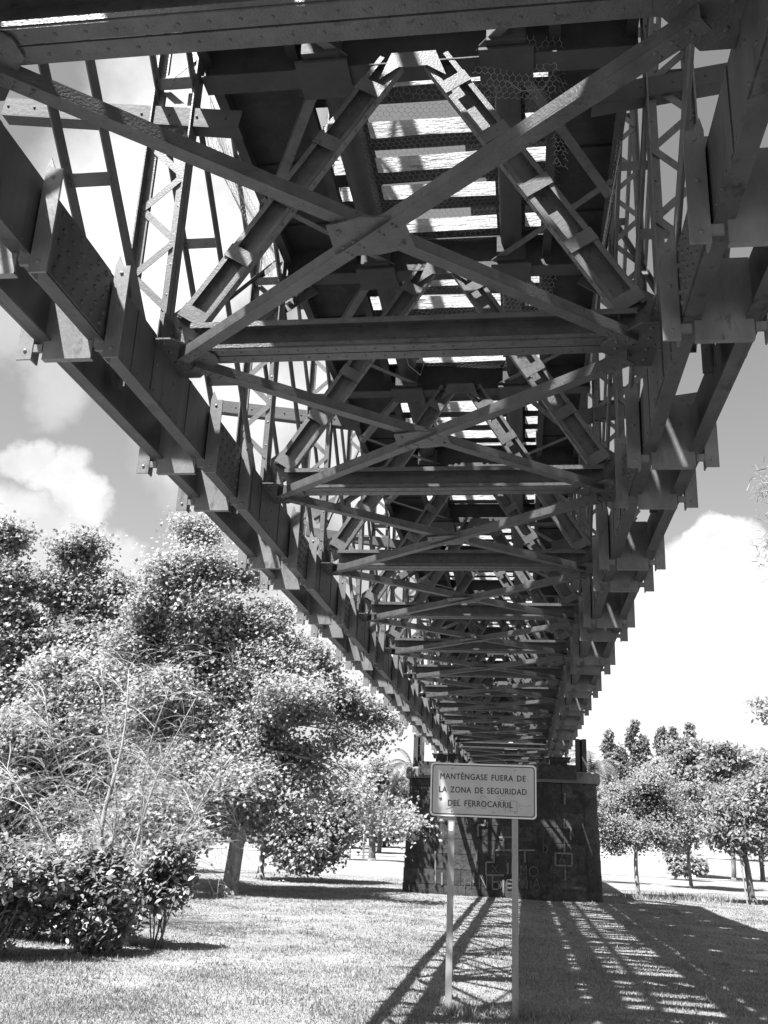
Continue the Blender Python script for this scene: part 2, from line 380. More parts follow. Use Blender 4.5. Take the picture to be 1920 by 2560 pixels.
def span(root, i0, i1, tall, detail):
    """one span resting on its supports, nodes i0..i1"""
    ya, yb = ynode(i0)-.9, ynode(i1)+.45
    for s in 'LR':
        xi, xo, g_ = XI[s], XO[s], SG[s]
        b = MB(); t = .012
        for (x, face) in ((xi, -g_), (xo, g_)):
            # web plates with joints, bottom flange angle on the inside of the box
            y = ya
            b.box(x-t, x+t, ya, yb, ZB, ZT)
            b.box(min(x, x-face*.10), max(x, x-face*.10), ya, yb, ZB+.002, ZB+.016)
            b.box(min(x-face*.013, x-face*.028), max(x-face*.013, x-face*.028), ya, yb, ZB+.018, ZB+.11)
            for i in range(i0, i1+1):
                yn = ynode(i)
                # splice plate between the diaphragms and gusset at the node
                y0, y1 = yn+1.20, yn+2.16
                if y1 < yb:
                    b.box(min(x+face*.013, x+face*.026), max(x+face*.013, x+face*.026), y0, y1, ZB+.012, ZT-.01)
                    if i <= detail:
                        for r_ in range(5):
                            for c_ in range(7):
                                b.rivet((x+face*.026, y0+.07+c_*.137+(.04 if r_ % 2 else 0), ZB+.07+r_*.1), (face, 0, 0), .024)
                b.box(min(x+face*.013, x+face*.022), max(x+face*.013, x+face*.022), yn-.26, yn+.24, ZB+.03, ZT+.14)
                if i <= detail:
                    for (dy, dz) in ((-.2, .06), (-.2, .3), (-.2, .5), (.18, .06), (.18, .3), (.18, .5), (0, .12), (0, .44)):
                        b.rivet((x+face*.022, yn+dy, ZB+dz), (face, 0, 0), .016)
                if i <= detail:
                    q_ = yn-1.05
                    while q_ < yn+1.1:
                        b.rivet((x+face*.012, q_, ZB+.035), (face, 0, 0), .013); q_ += .13
                # stiffener seam lines
                for dy in (-.62, .6):
                    b.box(min(x+face*.013, x+face*.019), max(x+face*.013, x+face*.019), yn+dy-.03, yn+dy+.03, ZB+.01, ZT-.004)
        ch = b.build('bottom_chord', M['chord'], root)
        for i in range(i0, i1+1):
            for dy in (-1.15, 1.13):
                yd = ynode(i)+dy
                if yd > yb-.1 or yd < ya: continue
                d = MB(); x0, x1 = sorted((xi+g_*.06, xo-g_*.05))
                d.box(x0, x1, yd-.008, yd+.008, 3.10, 3.70)
                d.box(x0, x1, yd-.01, yd+.045, 3.098, 3.108)
                for (x, face) in ((xi, -g_), (xo, g_)):
                    a0, a1 = sorted((x+face*.03, x+face*.145)); top = 3.84
                    # stiffener: bent plate outside the web, with a clipped tip
                    d.box(a0, a1, yd-.012, yd+.004, 3.10, top)
                    e0, e1 = sorted((x+face*.03, x+face*.042))
                    d.box(e0, e1, yd+.006, yd+.09, 3.10, top)
                    d.poly([(x+face*.03, yd-.012, top), (x+face*.09, yd-.012, top), (x+face*.05, yd-.012, top+.09)], (0, .016, 0))
                    d.box(*sorted((x-face*.04, x+face*.03)), yd-.006, yd+.02, 3.16, 3.22)
                    if i <= detail:
                        for z in (3.17, 3.5, 3.78):
                            d.rivet((x+face*.085, yd-.012, z), (0, -1, 0), .016)
                d.build('diaphragm_plate', M['plate'], ch)
        # posts
        for i in range(i0, i1+1):
            yn = ynode(i)
            ztop = ZTOP if tall else 7.1
            if tall and i >= i1-1: ztop = ZT+(ZTOP-ZT)*(i1-i)/2
            if ztop < 4.2: continue
            pb = MB(); xp = xo-g_*.07
            for (x, face) in ((xi, -g_), (xp, g_)):
                x = x+face*.0
                pb.sec((x-face*.012, yn, ZB+.2), (x-face*.012, yn, ztop), (0, 1, 0), [(-.09, -.006, -.007, .007), (.006, .09, -.007, .007)])
                pb.sec((x-face*.055, yn, ZB+.2), (x-face*.055, yn, ztop), (1, 0, 0), [(-.035, .035, -.018, -.006), (-.035, .035, .006, .018)])
                if i <= detail:
                    z = 4.0
                    while z < min(ztop, 7.3):
                        pb.rivet((x-face*.05, yn-.018, z), (0, -1, 0), .013); z += .30
            x0, x1 = xi+g_*.03, xp-g_*.03; z = 4.15; k = 0; st = .34
            while z+st < ztop:
                a_, c_ = (x0, x1) if k % 2 == 0 else (x1, x0)
                pb.sec((a_, yn-.024-(k % 2)*.005, z), (c_, yn-.024-(k % 2)*.005, z+st), (0, 1, 0), [(-.003, .003, -.032, .032)])
                z += st; k += 1
            pb.build('truss_post', M['steel'], root)
        # diagonals: pairs of bars climbing towards the camera over two panels
        for i in range(i0+1, i1+1):
            yn = ynode(i); zt = ZTOP if tall else 7.0
            dz = zt-3.6; L_ = dz/.92
            y1 = yn-.28-L_
            if y1 < ya:
                L_ = yn-.28-ya; y1 = ya; 
            if L_ < 1: continue
            z1 = 3.6+L_*.92
            db = MB()
            for (x, w) in ((xi+g_*.03, .075), (xo-g_*.10, .075)):
                db.sec((x, yn-.28, 3.6), (x, y1, z1), (1, 0, 0), [(-.006, .006, -w, w), (.008 if g_ > 0 else -.05, .05 if g_ > 0 else -.008, w-.012, w)])
                db.rivet
            k = 1.0
            while k < L_-.3:
                y, z = yn-.28-k, 3.6+k*.92
                db.sec((xi+g_*.04, y, z), (xo-g_*.11, y, z), (0, -1, .92), [(-.05, .05, -.006, .006)])
                for x in (xi+g_*.045, xo-g_*.115):
                    db.rivet((x, y-.02, z-.02), (0, -.7, -.7), .014)
                k += 1.08 if s == 'L' else 1.0
            db.build('truss_diagonal', M['steel'], root)
        # counter brace visible as thin riveted angle
        for i in range(i0, i1-1):
            if i % 2: continue
            yn = ynode(i); cb_ = MB(); x = xi+g_*.30; zt = min(ZTOP, 3.7+3*P*.92) if tall else 7.0; L_ = (zt-3.7)/.92
            if yn+L_ > yb: continue
            cb_.sec((x, yn+.25, 3.75), (x, yn+L_, zt), (1, 0, 0), [(-.03, .03, -.005, .005), (.026, .03, -.05, .005)])
            cb_.build('counter_brace', M['dark'], root)
        # top chord
        if tall:
            tb = MB(); y_end = ynode(i1-2)
            for x in (xi, xo):
                tb.box(x-.012, x+.012, ya, y_end, ZTOP, ZTOP+.5)
                tb.sec((x, y_end, ZTOP+.25), (x, ynode(i1), ZB+.3), (1, 0, 0), [(-.012, .012, -.22, .22)])
            for i in range(i0, i1-1):
                for k in range(4):
                    y = ynode(i)-P+.3+k*.84
                    tb.sec((xi, y, ZTOP+.49), (xo, y+.42, ZTOP+.49), (0, 0, 1), [(-.004, .004, -.03, .03)])
                    tb.sec((xo, y+.42, ZTOP+.48), (xi, y+.84, ZTOP+.48), (0, 0, 1), [(-.004, .004, -.03, .03)])
            tb.sec(((xi+xo)/2, y_end+.12, ZTOP+.45), ((xi+xo)/2, ynode(i1)+.2, ZB+.55), (1, 0, 0), [(-.29, .29, -.008, .008)])
            tb.build('top_chord', M['chord'], root)
        else:
            tb = MB(); tb.box(min(xi, xo), max(xi, xo), ya, yb, 6.95, 7.0)
            for x in (xi, xo): tb.box(x-.012, x+.012, ya, yb, 6.5, 6.95)
            tb.build('top_chord', M['chord'], root)
    if tall:
        for i in range(i0, i1-2):  # panels added out of view to shade the ground, gaps leave light spots
            u = MB(); y0 = ynode(i)
            u.box(-1.12, 1.62, y0+.004, y0+P-.30, ZTOP+.53, ZTOP+.56)
            u.box(-.75, .45, y0+P-.296, y0+P-.004, ZTOP+.53, ZTOP+.56); u.box(.80, 1.62, y0+P-.296, y0+P-.004, ZTOP+.53, ZTOP+.56)
            u.box(-2.95, 1.03, y0-.03, y0+.03, ZTOP+.3, ZTOP+.5)
            u.build('upper_deck_panel', M['slab'], root)
    # cross struts, bracing, sway frames, floor beams per node
    xl_, xr_ = XI['L'], XI['R']
    for i in range(i0, i1+1):
        yn = ynode(i)
        b = MB(); x0, x1 = xl_+.22, xr_-.16
        b.box(x0, x1, yn+.035, yn+.05, 3.742, 3.96)                     # web
        b.box(x0, x1, yn-.085, yn+.17, 3.962, 3.976)                    # top flange
        b.box(x0, x1, yn-.09, yn-.078, 3.925, 3.961)
        b.box(x0, x1, yn-.06, yn+.04, 3.726, 3.74)                       # bottom flange, two angles with a seam
        b.box(x0, x1, yn+.052, yn+.17, 3.724, 3.738)
        b.box(x0, x1, yn-.066, yn-.05, 3.742, 3.775)
        if i <= detail:
            q_ = x0+.12
            while q_ < x1:
                b.rivet((q_, yn-.01, 3.726), (0, 0, -1), .011); b.rivet((q_+.07, yn+.11, 3.724), (0, 0, -1), .011); q_ += .16
        b.build('cross_strut', M['rust'], root)
        for xw, g_ in ((xl_, 1), (xr_, -1)):
            gp = MB()
            gp.poly([(xw+g_*.015, yn-.32, 3.70), (xw+g_*.16, yn-.32, 3.70), (xw+g_*.44, yn-.02, 3.70), (xw+g_*.44, yn+.1, 3.70), (xw+g_*.18, yn+.38, 3.70), (xw+g_*.015, yn+.38, 3.70)], (0, 0, .014))
            gp.box(*sorted((xw+g_*.016, xw+g_*.032)), yn-.2, yn+.2, 3.72, 4.02)
            if i <= detail:
                for (dx, dy) in ((.08, -.25), (.08, -.1), (.08, .08), (.08, .25), (.2, -.15), (.2, 0), (.2, .18), (.32, -.05), (.32, .06)):
                    gp.rivet((xw+g_*dx, yn+dy, 3.70), (0, 0, -1), .02)
                for dy in (-.15, 0, .15):
                    gp.rivet((xw+g_*.032, yn+dy, 3.93), (g_, 0, 0), .018)
            gp.build('gusset_plate', M['rust'], root)
        if i < i1:
            y0, y1 = yn+.12, ynode(i+1)-.10
            for (p0, p1, zz, mm) in (((xl_+.2, y0, 3.66), (xr_-.2, y1, 3.66), 3.66, 'rust'), ((xr_-.2, y0, 3.615), (xl_+.2, y1, 3.615), 3.615, 'rust')):
                d = MB()
                d.sec(p0, p1, (0, 0, 1), [(-.006, .006, -.05, .05), (.008, .085, .04, .05) if p0[0] < p1[0] else (.008, .085, -.05, -.04)])
                if i <= detail:
                    dd, uu, vv, LL = ortho(p0, p1, (0, 0, 1))
                    for q_ in [.08, .17, .26]+[LL-.08, LL-.17, LL-.26]+[LL/2-.22, LL/2-.1, LL/2+.1, LL/2+.22]:
                        c_ = np.array(p0)+dd*q_
                        d.rivet(c_-uu*.006+vv*.02, (0, 0, -1), .013); d.rivet(c_-uu*.006-vv*.02, (0, 0, -1), .014)
                d.build('bracing_diagonal', M[mm], root)
            gm = MB(); xm, ym = (xl_+xr_)/2, (y0+y1)/2
            gm.poly([(xm-.27, ym-.14, 3.632), (xm-.03, ym-.21, 3.632), (xm+.22, ym-.2, 3.632), (xm+.27, ym+.13, 3.632), (xm+.03, ym+.2, 3.632), (xm-.27, ym+.2, 3.632)], (0, 0, .012))
            if i <= detail+1:
                for (dx, dy) in ((-.2, .1), (-.12, .04), (.16, -.12), (.08, -.06), (-.2, -.08), (.2, .08)):
                    gm.rivet((xm+dx, ym+dy, 3.632), (0, 0, -1), .02)
            gm.build('centre_gusset', M['rust'], root)
        # sway frame: inverted V of channels open towards the camera, with batten plates
        s_ = MB(); yv = yn+.03
        apex = 6.62
        for g_ in (-1, 1):
            foot = np.array((XC+g_*1.83, yv, 4.0)); top = np.array((XC+g_*.20, yv, apex))
            d, u, v, L_ = ortho(foot, top, (0, -1, 0))      # u towards camera, v across
            W = .125
            s_.sec(foot, top, (0, -1, 0), [(-.006, .006, -W, W), (.008, .075, -W, -W+.010), (.008, .075, W-.010, W)])
            s_.sec(foot, top, (0, -1, 0), [(.066, .076, -W+.012, -W+.048), (.066, .076, W-.048, W-.012)])
            kk = .02
            while kk < L_-.05:
                c = foot+d*kk
                s_.sec(c, c+d*.13, (0, -1, 0), [(.079, .088, -W-.004, W+.004)])
                kk += .665
            if i <= detail+1:
                kk = .08
                while kk < L_:
                    c = foot+d*kk
                    s_.rivet(c+u*.04+v*W, v, .018); s_.rivet(c+u*.04-v*W, -v, .018)
                    s_.rivet(c+u*.007+v*(W-.065), (0, -1, 0), .016); s_.rivet(c+u*.007-v*(W-.065), (0, -1, 0), .016)
                    kk += .16
            # foot plate fixed to chord gusset
            fx = foot[0]
            s_.poly([(fx-.16*g_*-1, yv+.012, 3.74), (fx+g_*.17, yv+.012, 3.74), (fx+g_*.17, yv+.012, 4.15), (fx-g_*.02, yv+.012, 4.30), (fx-g_*.2, yv+.012, 3.98)], (0, .012, 0))
            if i <= detail+1:
                for (dx, dz) in ((.1, .1), (.1, .25), (0, .12), (0, .28), (-.08, .2), (.06, .38), (-.04, .05)):
                    s_.rivet((fx+g_*dx, yv+.012, 3.76+dz), (0, -1, 0), .017)
        s_.poly([(XC-.30, yv-.10, apex-.22), (XC-.13, yv-.10, apex-.10), (XC+.13, yv-.10, apex-.10), (XC+.30, yv-.10, apex-.22), (XC+.20, yv-.10, apex+.06), (XC-.20, yv-.10, apex+.06)], (0, .012, 0))
        s_.build('sway_frame', M['steel'], root)
        # floor beam: deep I girder
        f = MB(); x0, x1 = xl_+.02, xr_-.02
        f.box(x0, x1, yn+.06, yn+.075, 6.60, 7.02)
        f.box(x0, x1, yn-.05, yn+.185, 6.585, 6.598); f.box(x0, x1, yn-.05, yn+.185, 7.022, 7.035)
        f.box(x0, x1, yn+.046, yn+.058, 6.60, 6.69)
        if i <= detail:
            k = x0+.1
            while k < x1:
                f.rivet((k, yn+.046, 6.645), (0, -1, 0), .016); k += .11
        for xs_ in (XC-.83, XC+.83):          # seats under the rail stringers
            f.box(xs_-.24, xs_+.24, yn-.16, yn+.3, 6.555, 6.583); f.box(xs_-.17, xs_+.17, yn-.22, yn-.052, 6.60, 6.9)
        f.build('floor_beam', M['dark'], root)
        # outriggers and knee braces
        if tall or True:
            for g_, xw in ((-1, xl_), (1, xr_)):
                o_ = MB()
                if i % 2 == 0:
                    p0 = (xw-g_*.45, yn-.06, 6.06); p1 = (xw+g_*1.9, yn-.06, 6.40)
                    o_.sec(p0, p1, (0, 1, 0), [(-.006, .006, -.095, .095)])
                    o_.sec((p0[0], p0[1], p0[2]-.10), (p1[0], p1[1], p1[2]-.10), (0, 1, 0), [(-.006, .13, -.006, .006)])
                    if i <= detail:
                        for k in range(9):
                            q = .06+k*.115; o_.rivet((p0[0]+(p1[0]-p0[0])*q, yn-.068, p0[2]+(p1[2]-p0[2])*q), (0, -1, 0), .014)
                    o_.build('outrigger_beam', M['dark'], root)
                else:
                    p0 = (xw+g_*1.0, yn-.1, 5.62); p1 = (xw-g_*.35, yn-.1, 6.56)
                    o_.sec(p0, p1, (0, 1, 0), [(-.006, .006, -.085, .085), (-.006, .09, -.085, -.073)])
                    o_.sec((p0[0], yn+.25, p0[2]), (p1[0], yn+.25, p1[2]), (0, 1, 0), [(-.006, .006, -.06, .06)])
                    for k in range(7):
                        q = .05+k*.15; x, z = p0[0]+(p1[0]-p0[0])*q, p0[2]+(p1[2]-p0[2])*q
                        o_.box(x-.025, x+.025, yn-.09, yn+.24, z+.062, z+.070)
                    o_.build('knee_brace', M['steel'], root)
    # deck: rail stringers, walkways, laterals, sleepers, rails
    for g_ in (-1, 1):
        xs_ = XC+g_*.83
        for i in range(i0-1, i1+1):
            y0, y1 = max(ynode(i)+.19, ya), min(ynode(i+1)-.055, yb)
            if y1-y0 < .5: continue
            st_ = MB()
            n_ = 10; pts0 = []; pts1 = []
            # trough stringer with rounded belly
            for k in range(n_+1):
                t_ = math.pi*k/n_; pts0.append((xs_-.125*math.cos(t_), 6.86-.13*math.sin(t_)))
            vs = []
            for y in (y0, y1):
                for (x, z) in pts0: vs.append((x, y, z))
                vs.append((xs_+.125, y, 7.12)); vs.append((xs_-.125, y, 7.12))
            m_ = n_+3
            st_.add(vs, [(k, (k+1) % m_, m_+(k+1) % m_, m_+k) for k in range(m_)]+[tuple(range(m_-1, -1, -1)), tuple(range(m_, 2*m_))])
            st_.box(xs_-.17, xs_+.17, y0, y1, 7.122, 7.137)
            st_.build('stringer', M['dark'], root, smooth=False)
        r_ = MB(); r_.sec((xs_, ya, 7.53), (xs_, yb, 7.53), (1, 0, 0), [(-.035, .035, -.035, 0), (-.01, .01, -.13, -.036), (-.065, .065, -.15, -.131)])
        ro = r_.build('rail', M['dark'], root)
        # walkway plates on edge girders
        xa, xb = (-2.93, -2.10) if g_ < 0 else (.30, .97)
        w = MB(); w.box(xa, xb, ya, yb, 7.02, 7.06)
        for x in (xa, xb):
            w.box(x-.01, x+.01, ya, yb, 6.80, 7.018); w.box(x-.05, x+.05, ya, yb, 6.785, 6.798)
        y = ya+.4
        while y < yb:
            w.box(xa+.012, xb-.012, y, y+.04, 6.985, 7.018); y += 1.12
        w.build('walkway', M['slab'], root)
        for i in range(i0, i1):
            l_ = MB(); l_.sec((XC+g_*.95, ynode(i)+.2, 6.62), (XC+g_*1.9, ynode(i)+P*.62, 6.62), (0, 0, 1), [(-.006, .006, -.05, .05), (.008, .08, -.05, -.04)])
            l_.sec((XC+g_*.62, ynode(i+1)-.1, 6.64), (XC+g_*1.9, ynode(i)+P*.55, 6.64), (0, 0, 1), [(-.006, .006, -.04, .04)])
            l_.build('deck_lateral', M['steel'], root)
    y = ya+.15; rs = random.Random(3+i0)
    while y < yb-.2:
        s_ = MB(); dx = rs.uniform(-.04, .04); dz = rs.uniform(-.012, .012); w_ = rs.uniform(.20, .25); dy = rs.uniform(-.07, .07); sk = rs.uniform(-.012, .012)
        q = []
        xs2 = [XC-1.22+dx, XC-.6, XC, XC+.6, XC+1.22+dx]
        for k, x in enumerate(xs2):
            e = lambda: rs.uniform(-.010, .010)
            q.append([(x, y+dy+sk*k+e(), 7.15+abs(e())), (x, y+dy+w_+sk*k+e(), 7.15+abs(e())), (x, y+dy+w_+sk*k+e(), 7.35+dz), (x, y+dy+sk*k+e(), 7.35+dz+e())])
        vs = [p for r in q for p in r]; fs = [(3, 2, 1, 0), (16, 17, 18, 19)]
        for k in range(4):
            for j in range(4):
                fs.append((k*4+j, k*4+(j+1) % 4, (k+1)*4+(j+1) % 4, (k+1)*4+j))
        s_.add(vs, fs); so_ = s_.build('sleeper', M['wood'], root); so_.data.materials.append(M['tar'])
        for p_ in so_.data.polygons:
            if p_.normal.z < -.7: p_.material_index = 1      # underside shade painted in as near-black colour
        y += .60


b1 = thing('truss_bridge', (XC, 18, 3.1), 'riveted grey steel railway truss bridge passing overhead, near span above the sign', 'bridge', None)
span(b1, -2, 10, True, 3)
b2 = thing('truss_bridge', (XC, 56, 3.1), 'further span of the steel railway bridge, beyond the stone pier', 'bridge', None)
span(b2, 11, 19, False, -9)

# ------------------------------------------------------------------ wire netting hanging under the deck


def netting(label, O, ux, uy, nx, ny, cell, sag, seed, r=.0022, ragged=.15):
    rg = random.Random(seed); O = np.array(O, float); ux = np.array(ux, float); uy = np.array(uy, float)
    w = np.cross(ux, uy); w /= np.linalg.norm(w); mb = MB()
    ph = [rg.uniform(0, 6) for _ in range(4)]

    def pt(a, b):
        s = a/nx; t = b/ny
        return O+ux*s+uy*t+w*(sag*(math.sin(math.pi*s)*.7+.35*math.sin(7*s+ph[0])*math.sin(5*t+ph[1])+.25*math.sin(13*t+ph[2]+4*s)))+ux*.012*math.sin(9*t+ph[3])
    E_ = []
    for j in range(ny):
        off = .5*(j % 2)
        for i in range(nx):
            if rg.random() < ragged*((abs(i/nx-.5)*2)**4+(abs(j/ny-.5)*2)**4): continue
            a = (i+off, j); b = (i+off, j+.55); c = (i+off-.5, j+1.0); d = (i+off+.5, j+1.0)
            E_ += [(a, b), (b, c), (b, d)]
    for (a, b) in E_:
        mb.tube([pt(*a), pt(*b)], r, 3)
    o = mb.build('wire_netting', M['wire']); tag(o, label, 'wire netting', 'pieces of hexagonal wire netting under the deck'); return o


netting('large sagging sheet of hexagonal wire netting under the sleepers, nearest the camera', (-1.95, 7.25, 6.88), (2.35, 0, 0), (0, 2.7, .08), 38, 42, .06, -.14, 1, .0013)
netting('sagging hexagonal netting under the sleepers of the second bay', (-1.9, 10.7, 6.88), (2.3, 0, 0), (0, 2.6, .05), 36, 38, .06, -.16, 2, .0013)
netting('netting hanging upright in the left gap beside the walkway', (-3.05, 7.3, 6.85), (.0, 2.6, 0), (.08, 0, -.62), 40, 10, .06, .05, 3)
netting('crumpled flap of wire netting hanging below the right rail stringer', (-.35, 6.75, 6.75), (.75, .1, .0), (-.1, .3, -.42), 13, 11, .06, .12, 4, .002)
netting('twisted strip of wire netting hanging by the right walkway', (.30, 7.4, 6.85), (.14, .05, 0), (.03, .9, -.35), 3, 22, .06, .04, 5, .002)
netting('ragged wire netting flap at the second floor beam', (-.45, 10.3, 6.6), (.9, .1, 0), (-.1, .25, -.4), 16, 10, .06, .12, 6, .0022)
netting('netting stretched over the gap beside the right walkway', (1.0, 8.2, 6.9), (0, 4.5, 0), (-.05, 0, -.5), 60, 8, .06, .04, 7)
wb = MB(); wb.tube([(-.2, 7.1, 6.6), (.0, 7.15, 6.45), (.2, 7.2, 6.5), (.3, 7.22, 6.7), (.22, 7.2, 6.85)], .004, 4)
tag(wb.build('loose_wire', M['wire']), 'single loop of loose wire dangling under the right rail stringer', 'wire')
wb = MB(); wb.tube([(-1.62, 11.2, 6.9), (-1.6, 11.3, 6.3), (-1.5, 11.4, 5.9), (-1.35, 11.5, 5.8), (-1.3, 11.5, 6.0)], .006, 4)
tag(wb.build('loose_wire', M['wire']), 'pale wire hanging down under the left rail stringer in the second bay', 'wire')

# ------------------------------------------------------------------ stone pier
YP0, YP1 = 33.0*K, 36.0*K
pier = thing('stone_pier', (-.95, 41, -2.2), 'dark granite block pier with rounded ends carrying the bridge, chalk marks on its face', 'pier')


def rounded(x0, x1, y0, y1, r, n=7):
    pts = []
    for cx, cy, a0 in ((x1-r, y0+r, -90), (x1-r, y1-r, 0), (x0+r, y1-r, 90), (x0+r, y0+r, 180)):
        for k in range(n+1):
            a = math.radians(a0+90*k/n); pts.append((cx+r*math.cos(a), cy+r*math.sin(a)))
    return pts


def loft(mb, rings):
    n = len(rings[0][0]); vs = []; fs = []
    for (pts, z) in rings:
        vs += [(x, y, z) for x, y in pts]
    for k in range(len(rings)-1):
        for j in range(n):
            fs.append((k*n+j, k*n+(j+1) % n, (k+1)*n+(j+1) % n, (k+1)*n+j))
    fs.append(tuple(range(n-1, -1, -1))); fs.append(tuple((len(rings)-1)*n+j for j in range(n)))
    mb.add(vs, fs)


# body: courses of masonry, each course a thin recess apart so that real joints show
X0b, X1b, X0t, X1t = -3.98*K, 2.45*K, -3.84*K, 2.33*K
nc = 8; zb, zt = -1.98*K, 1.76*K; ch_ = (zt-zb)/nc; body = MB(); jr = random.Random(4)


def pierx(z):
    t = (z-zb)/(zt-zb); return X0b+(X0t-X0b)*t, X1b+(X1t-X1b)*t, YP0-.02+.05*t, YP1+.02-.05*t


core = []
for z in (zb, zt):
    a0, a1, c0, c1 = pierx(z); core.append((rounded(a0+.022, a1-.022, c0+.022, c1-.022, .55), z))
loft(body, core)
joints = []
for k in range(nc):
    z0 = zb+k*ch_+.011; z1 = zb+(k+1)*ch_-.011
    a0, a1, c0, c1 = pierx((z0+z1)/2)
    # blocks along the front and back, rounded blocks at ends
    xsb = [a0+.55]; x = a0+.55+jr.uniform(.3, .8)
    while x < a1-.9:
        xsb.append(x); x += jr.uniform(.65, 1.1)
    xsb.append(a1-.55)
    joints.append((z0, z1, xsb))
    for j in range(len(xsb)-1):
        pr_ = jr.uniform(-.012, .014)
        body.box(xsb[j]+.011, xsb[j+1]-.011, c0-pr_, c0+.1, z0, z1)
        body.box(xsb[j]+.006, xsb[j+1]-.006, c1-.1, c1+pr_, z0, z1)
    for (cx, sgn) in ((a0+.55, -1), (a1-.55, 1)):
        pts = []
        for q in range(13):
            a = math.radians(-90+90*q/12*1) if sgn > 0 else math.radians(-90-90*q/12)
            pts.append((cx+.55*math.cos(a), c0+.55+.55*math.sin(a)))
        body.poly([(x_, y_, z0) for x_, y_ in pts]+[(cx, c0+.55, z0)], (0, 0, z1-z0))
        ex = a0 if sgn < 0 else a1
        body.box(*sorted((ex, ex-sgn*.2)), c0+.56, c1-.56, z0, z1)
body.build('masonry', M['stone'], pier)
cp = MB()
loft(cp, [(rounded(X0t-.13, X1t+.13, YP0-.12, YP1+.12, .62), 1.765*K), (rounded(X0t-.15, X1t+.15, YP0-.14, YP1+.14, .62), 1.82*K), (rounded(X0t-.15, X1t+.15, YP0-.14, YP1+.14, .62), 2.06*K), (rounded(X0t-.10, X1t+.10, YP0-.09, YP1+.09, .62), 2.12*K)])
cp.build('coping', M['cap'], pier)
bs = MB(); bs.box(.41*K, 1.68*K, YP0-.17, YP0+1.6, 1.86*K, 2.33*K)
bs.build('bearing_block', M['stone'], pier)
bs = MB(); bs.box(-3.5*K, -2.3*K, YP0-.165, YP0+1.6, 1.86*K, 2.30*K)
bs.build('bearing_block', M['stone'], pier)
# pale pointing in some of the joints, picked from the face of the pier
YF = YP0-.038


def fz(x, y):      # point on the pier face from the enlarged image crop
    p = at(960/DS+x*600/1659/DS, 1780/DS+y*600/1659/DS, Y=YF); return (p[0], p[2])


mo = MB()
segs = [((650, 780), (700, 780)), ((650, 780), (650, 860)), ((697, 745), (697, 780)), ((795, 865), (890, 865)), ((828, 870), (828, 950)), ((760, 955), (1045, 955)), ((760, 955), (760, 1035)),
        ((705, 1038), (765, 1038)), ((705, 1038), (705, 1125)), ((705, 1128), (830, 1128)), ((973, 958), (973, 1040)), ((642, 950), (642, 1035)), ((1245, 740), (1245, 800)), ((1250, 800), (1290, 800)), ((1290, 800), (1290, 885)),
        ((1248, 885), (1248, 975)), ((1185, 975), (1300, 980)), ((1185, 975), (1185, 1060)), ((1185, 1060), (1300, 1065)), ((1300, 980), (1300, 1065)), ((1253, 1065), (1253, 1165)), ((620, 1110), (620, 1180)),
        ((400, 1110), (400, 1195)), ((825, 1160), (825, 1270)), ((855, 1045), (855, 1120)), ((355, 960), (355, 1200)), ((320, 750), (320, 830)), ((870, 1160), (940, 1160)), ((1250, 560), (1250, 640))]
for (p, q) in segs:
    a_, c_ = fz(*p), fz(*q)
    mo.sec((a_[0], YF, a_[1]), (c_[0], YF, c_[1]), (0, 1, 0), [(-.010, .010, -.032, .032)])
mo.build('lime_pointing', M['mortar'], pier)
STROKE = {'X': [((0, 0), (1, 1)), ((1, 0), (0, 1))], 'I': [((.5, 0), (.5, 1))], 'F': [((0, 0), (0, 1)), ((0, 1), (.9, 1)), ((0, .5), (.7, .5))], 'M': [((0, 0), (0, 1)), ((0, 1), (.5, .4)), ((.5, .4), (1, 1)), ((1, 1), (1, 0))],
          'O': [((.3, 0), (.7, 0)), ((.7, 0), (1, .3)), ((1, .3), (1, .7)), ((1, .7), (.7, 1)), ((.7, 1), (.3, 1)), ((.3, 1), (0, .7)), ((0, .7), (0, .3)), ((0, .3), (.3, 0))],
          'A': [((0, 0), (.5, 1)), ((.5, 1), (1, 0)), ((.2, .4), (.8, .4))], 'N': [((0, 0), (0, 1)), ((0, 1), (1, 0)), ((1, 0), (1, 1))], 'E': [((0, 0), (0, 1)), ((0, 1), (.9, 1)), ((0, .5), (.7, .5)), ((0, 0), (.9, 0))],
          'b': [((0, 0), (0, 1)), ((0, .5), (.6, .5)), ((.6, .5), (.85, .25)), ((.85, .25), (.6, 0)), ((.6, 0), (0, 0))], 'D': [((0, 0), (0, 1)), ((0, 1), (.6, .9)), ((.6, .9), (.9, .5)), ((.9, .5), (.6, .1)), ((.6, .1), (0, 0))], 'H': [((0, 0), (0, 1)), ((1, 0), (1, 1)), ((0, .5), (1, .5))]}
gf = MB()
for (ch__, x, y, w, h, th) in (('X', 745, 1110, 40, 55, .016), ('M', 945, 1125, 40, 65, .016), ('O', 1005, 1135, 60, 65, .02), ('I', 850, 1115, 22, 60, .02), ('F', 880, 1110, 32, 60, .016), ('b', 750, 1225, 60, 100, .05), ('N', 660, 1225, 50, 105, .035),
                               ('D', 790, 1225, 25, 60, .014), ('E', 850, 1215, 45, 55, .018), ('N', 960, 1225, 30, 60, .018), ('I', 1005, 1225, 22, 60, .016), ('A', 1030, 1225, 48, 75, .016), ('A', 1212, 1040, 35, 55, .014), ('b', 1100, 970, 38, 90, .014), ('H', 560, 1210, 40, 60, .012)):
    for (p, q) in STROKE[ch__]:
        a_ = fz(x+p[0]*w, y-p[1]*h); c_ = fz(x+q[0]*w, y-q[1]*h)
        gf.sec((a_[0], YF-.004, a_[1]), (c_[0], YF-.004, c_[1]), (0, 1, 0), [(-.010, .008, -th/2, th/2)])
gf.build('chalk_writing', M['chalk'], pier)
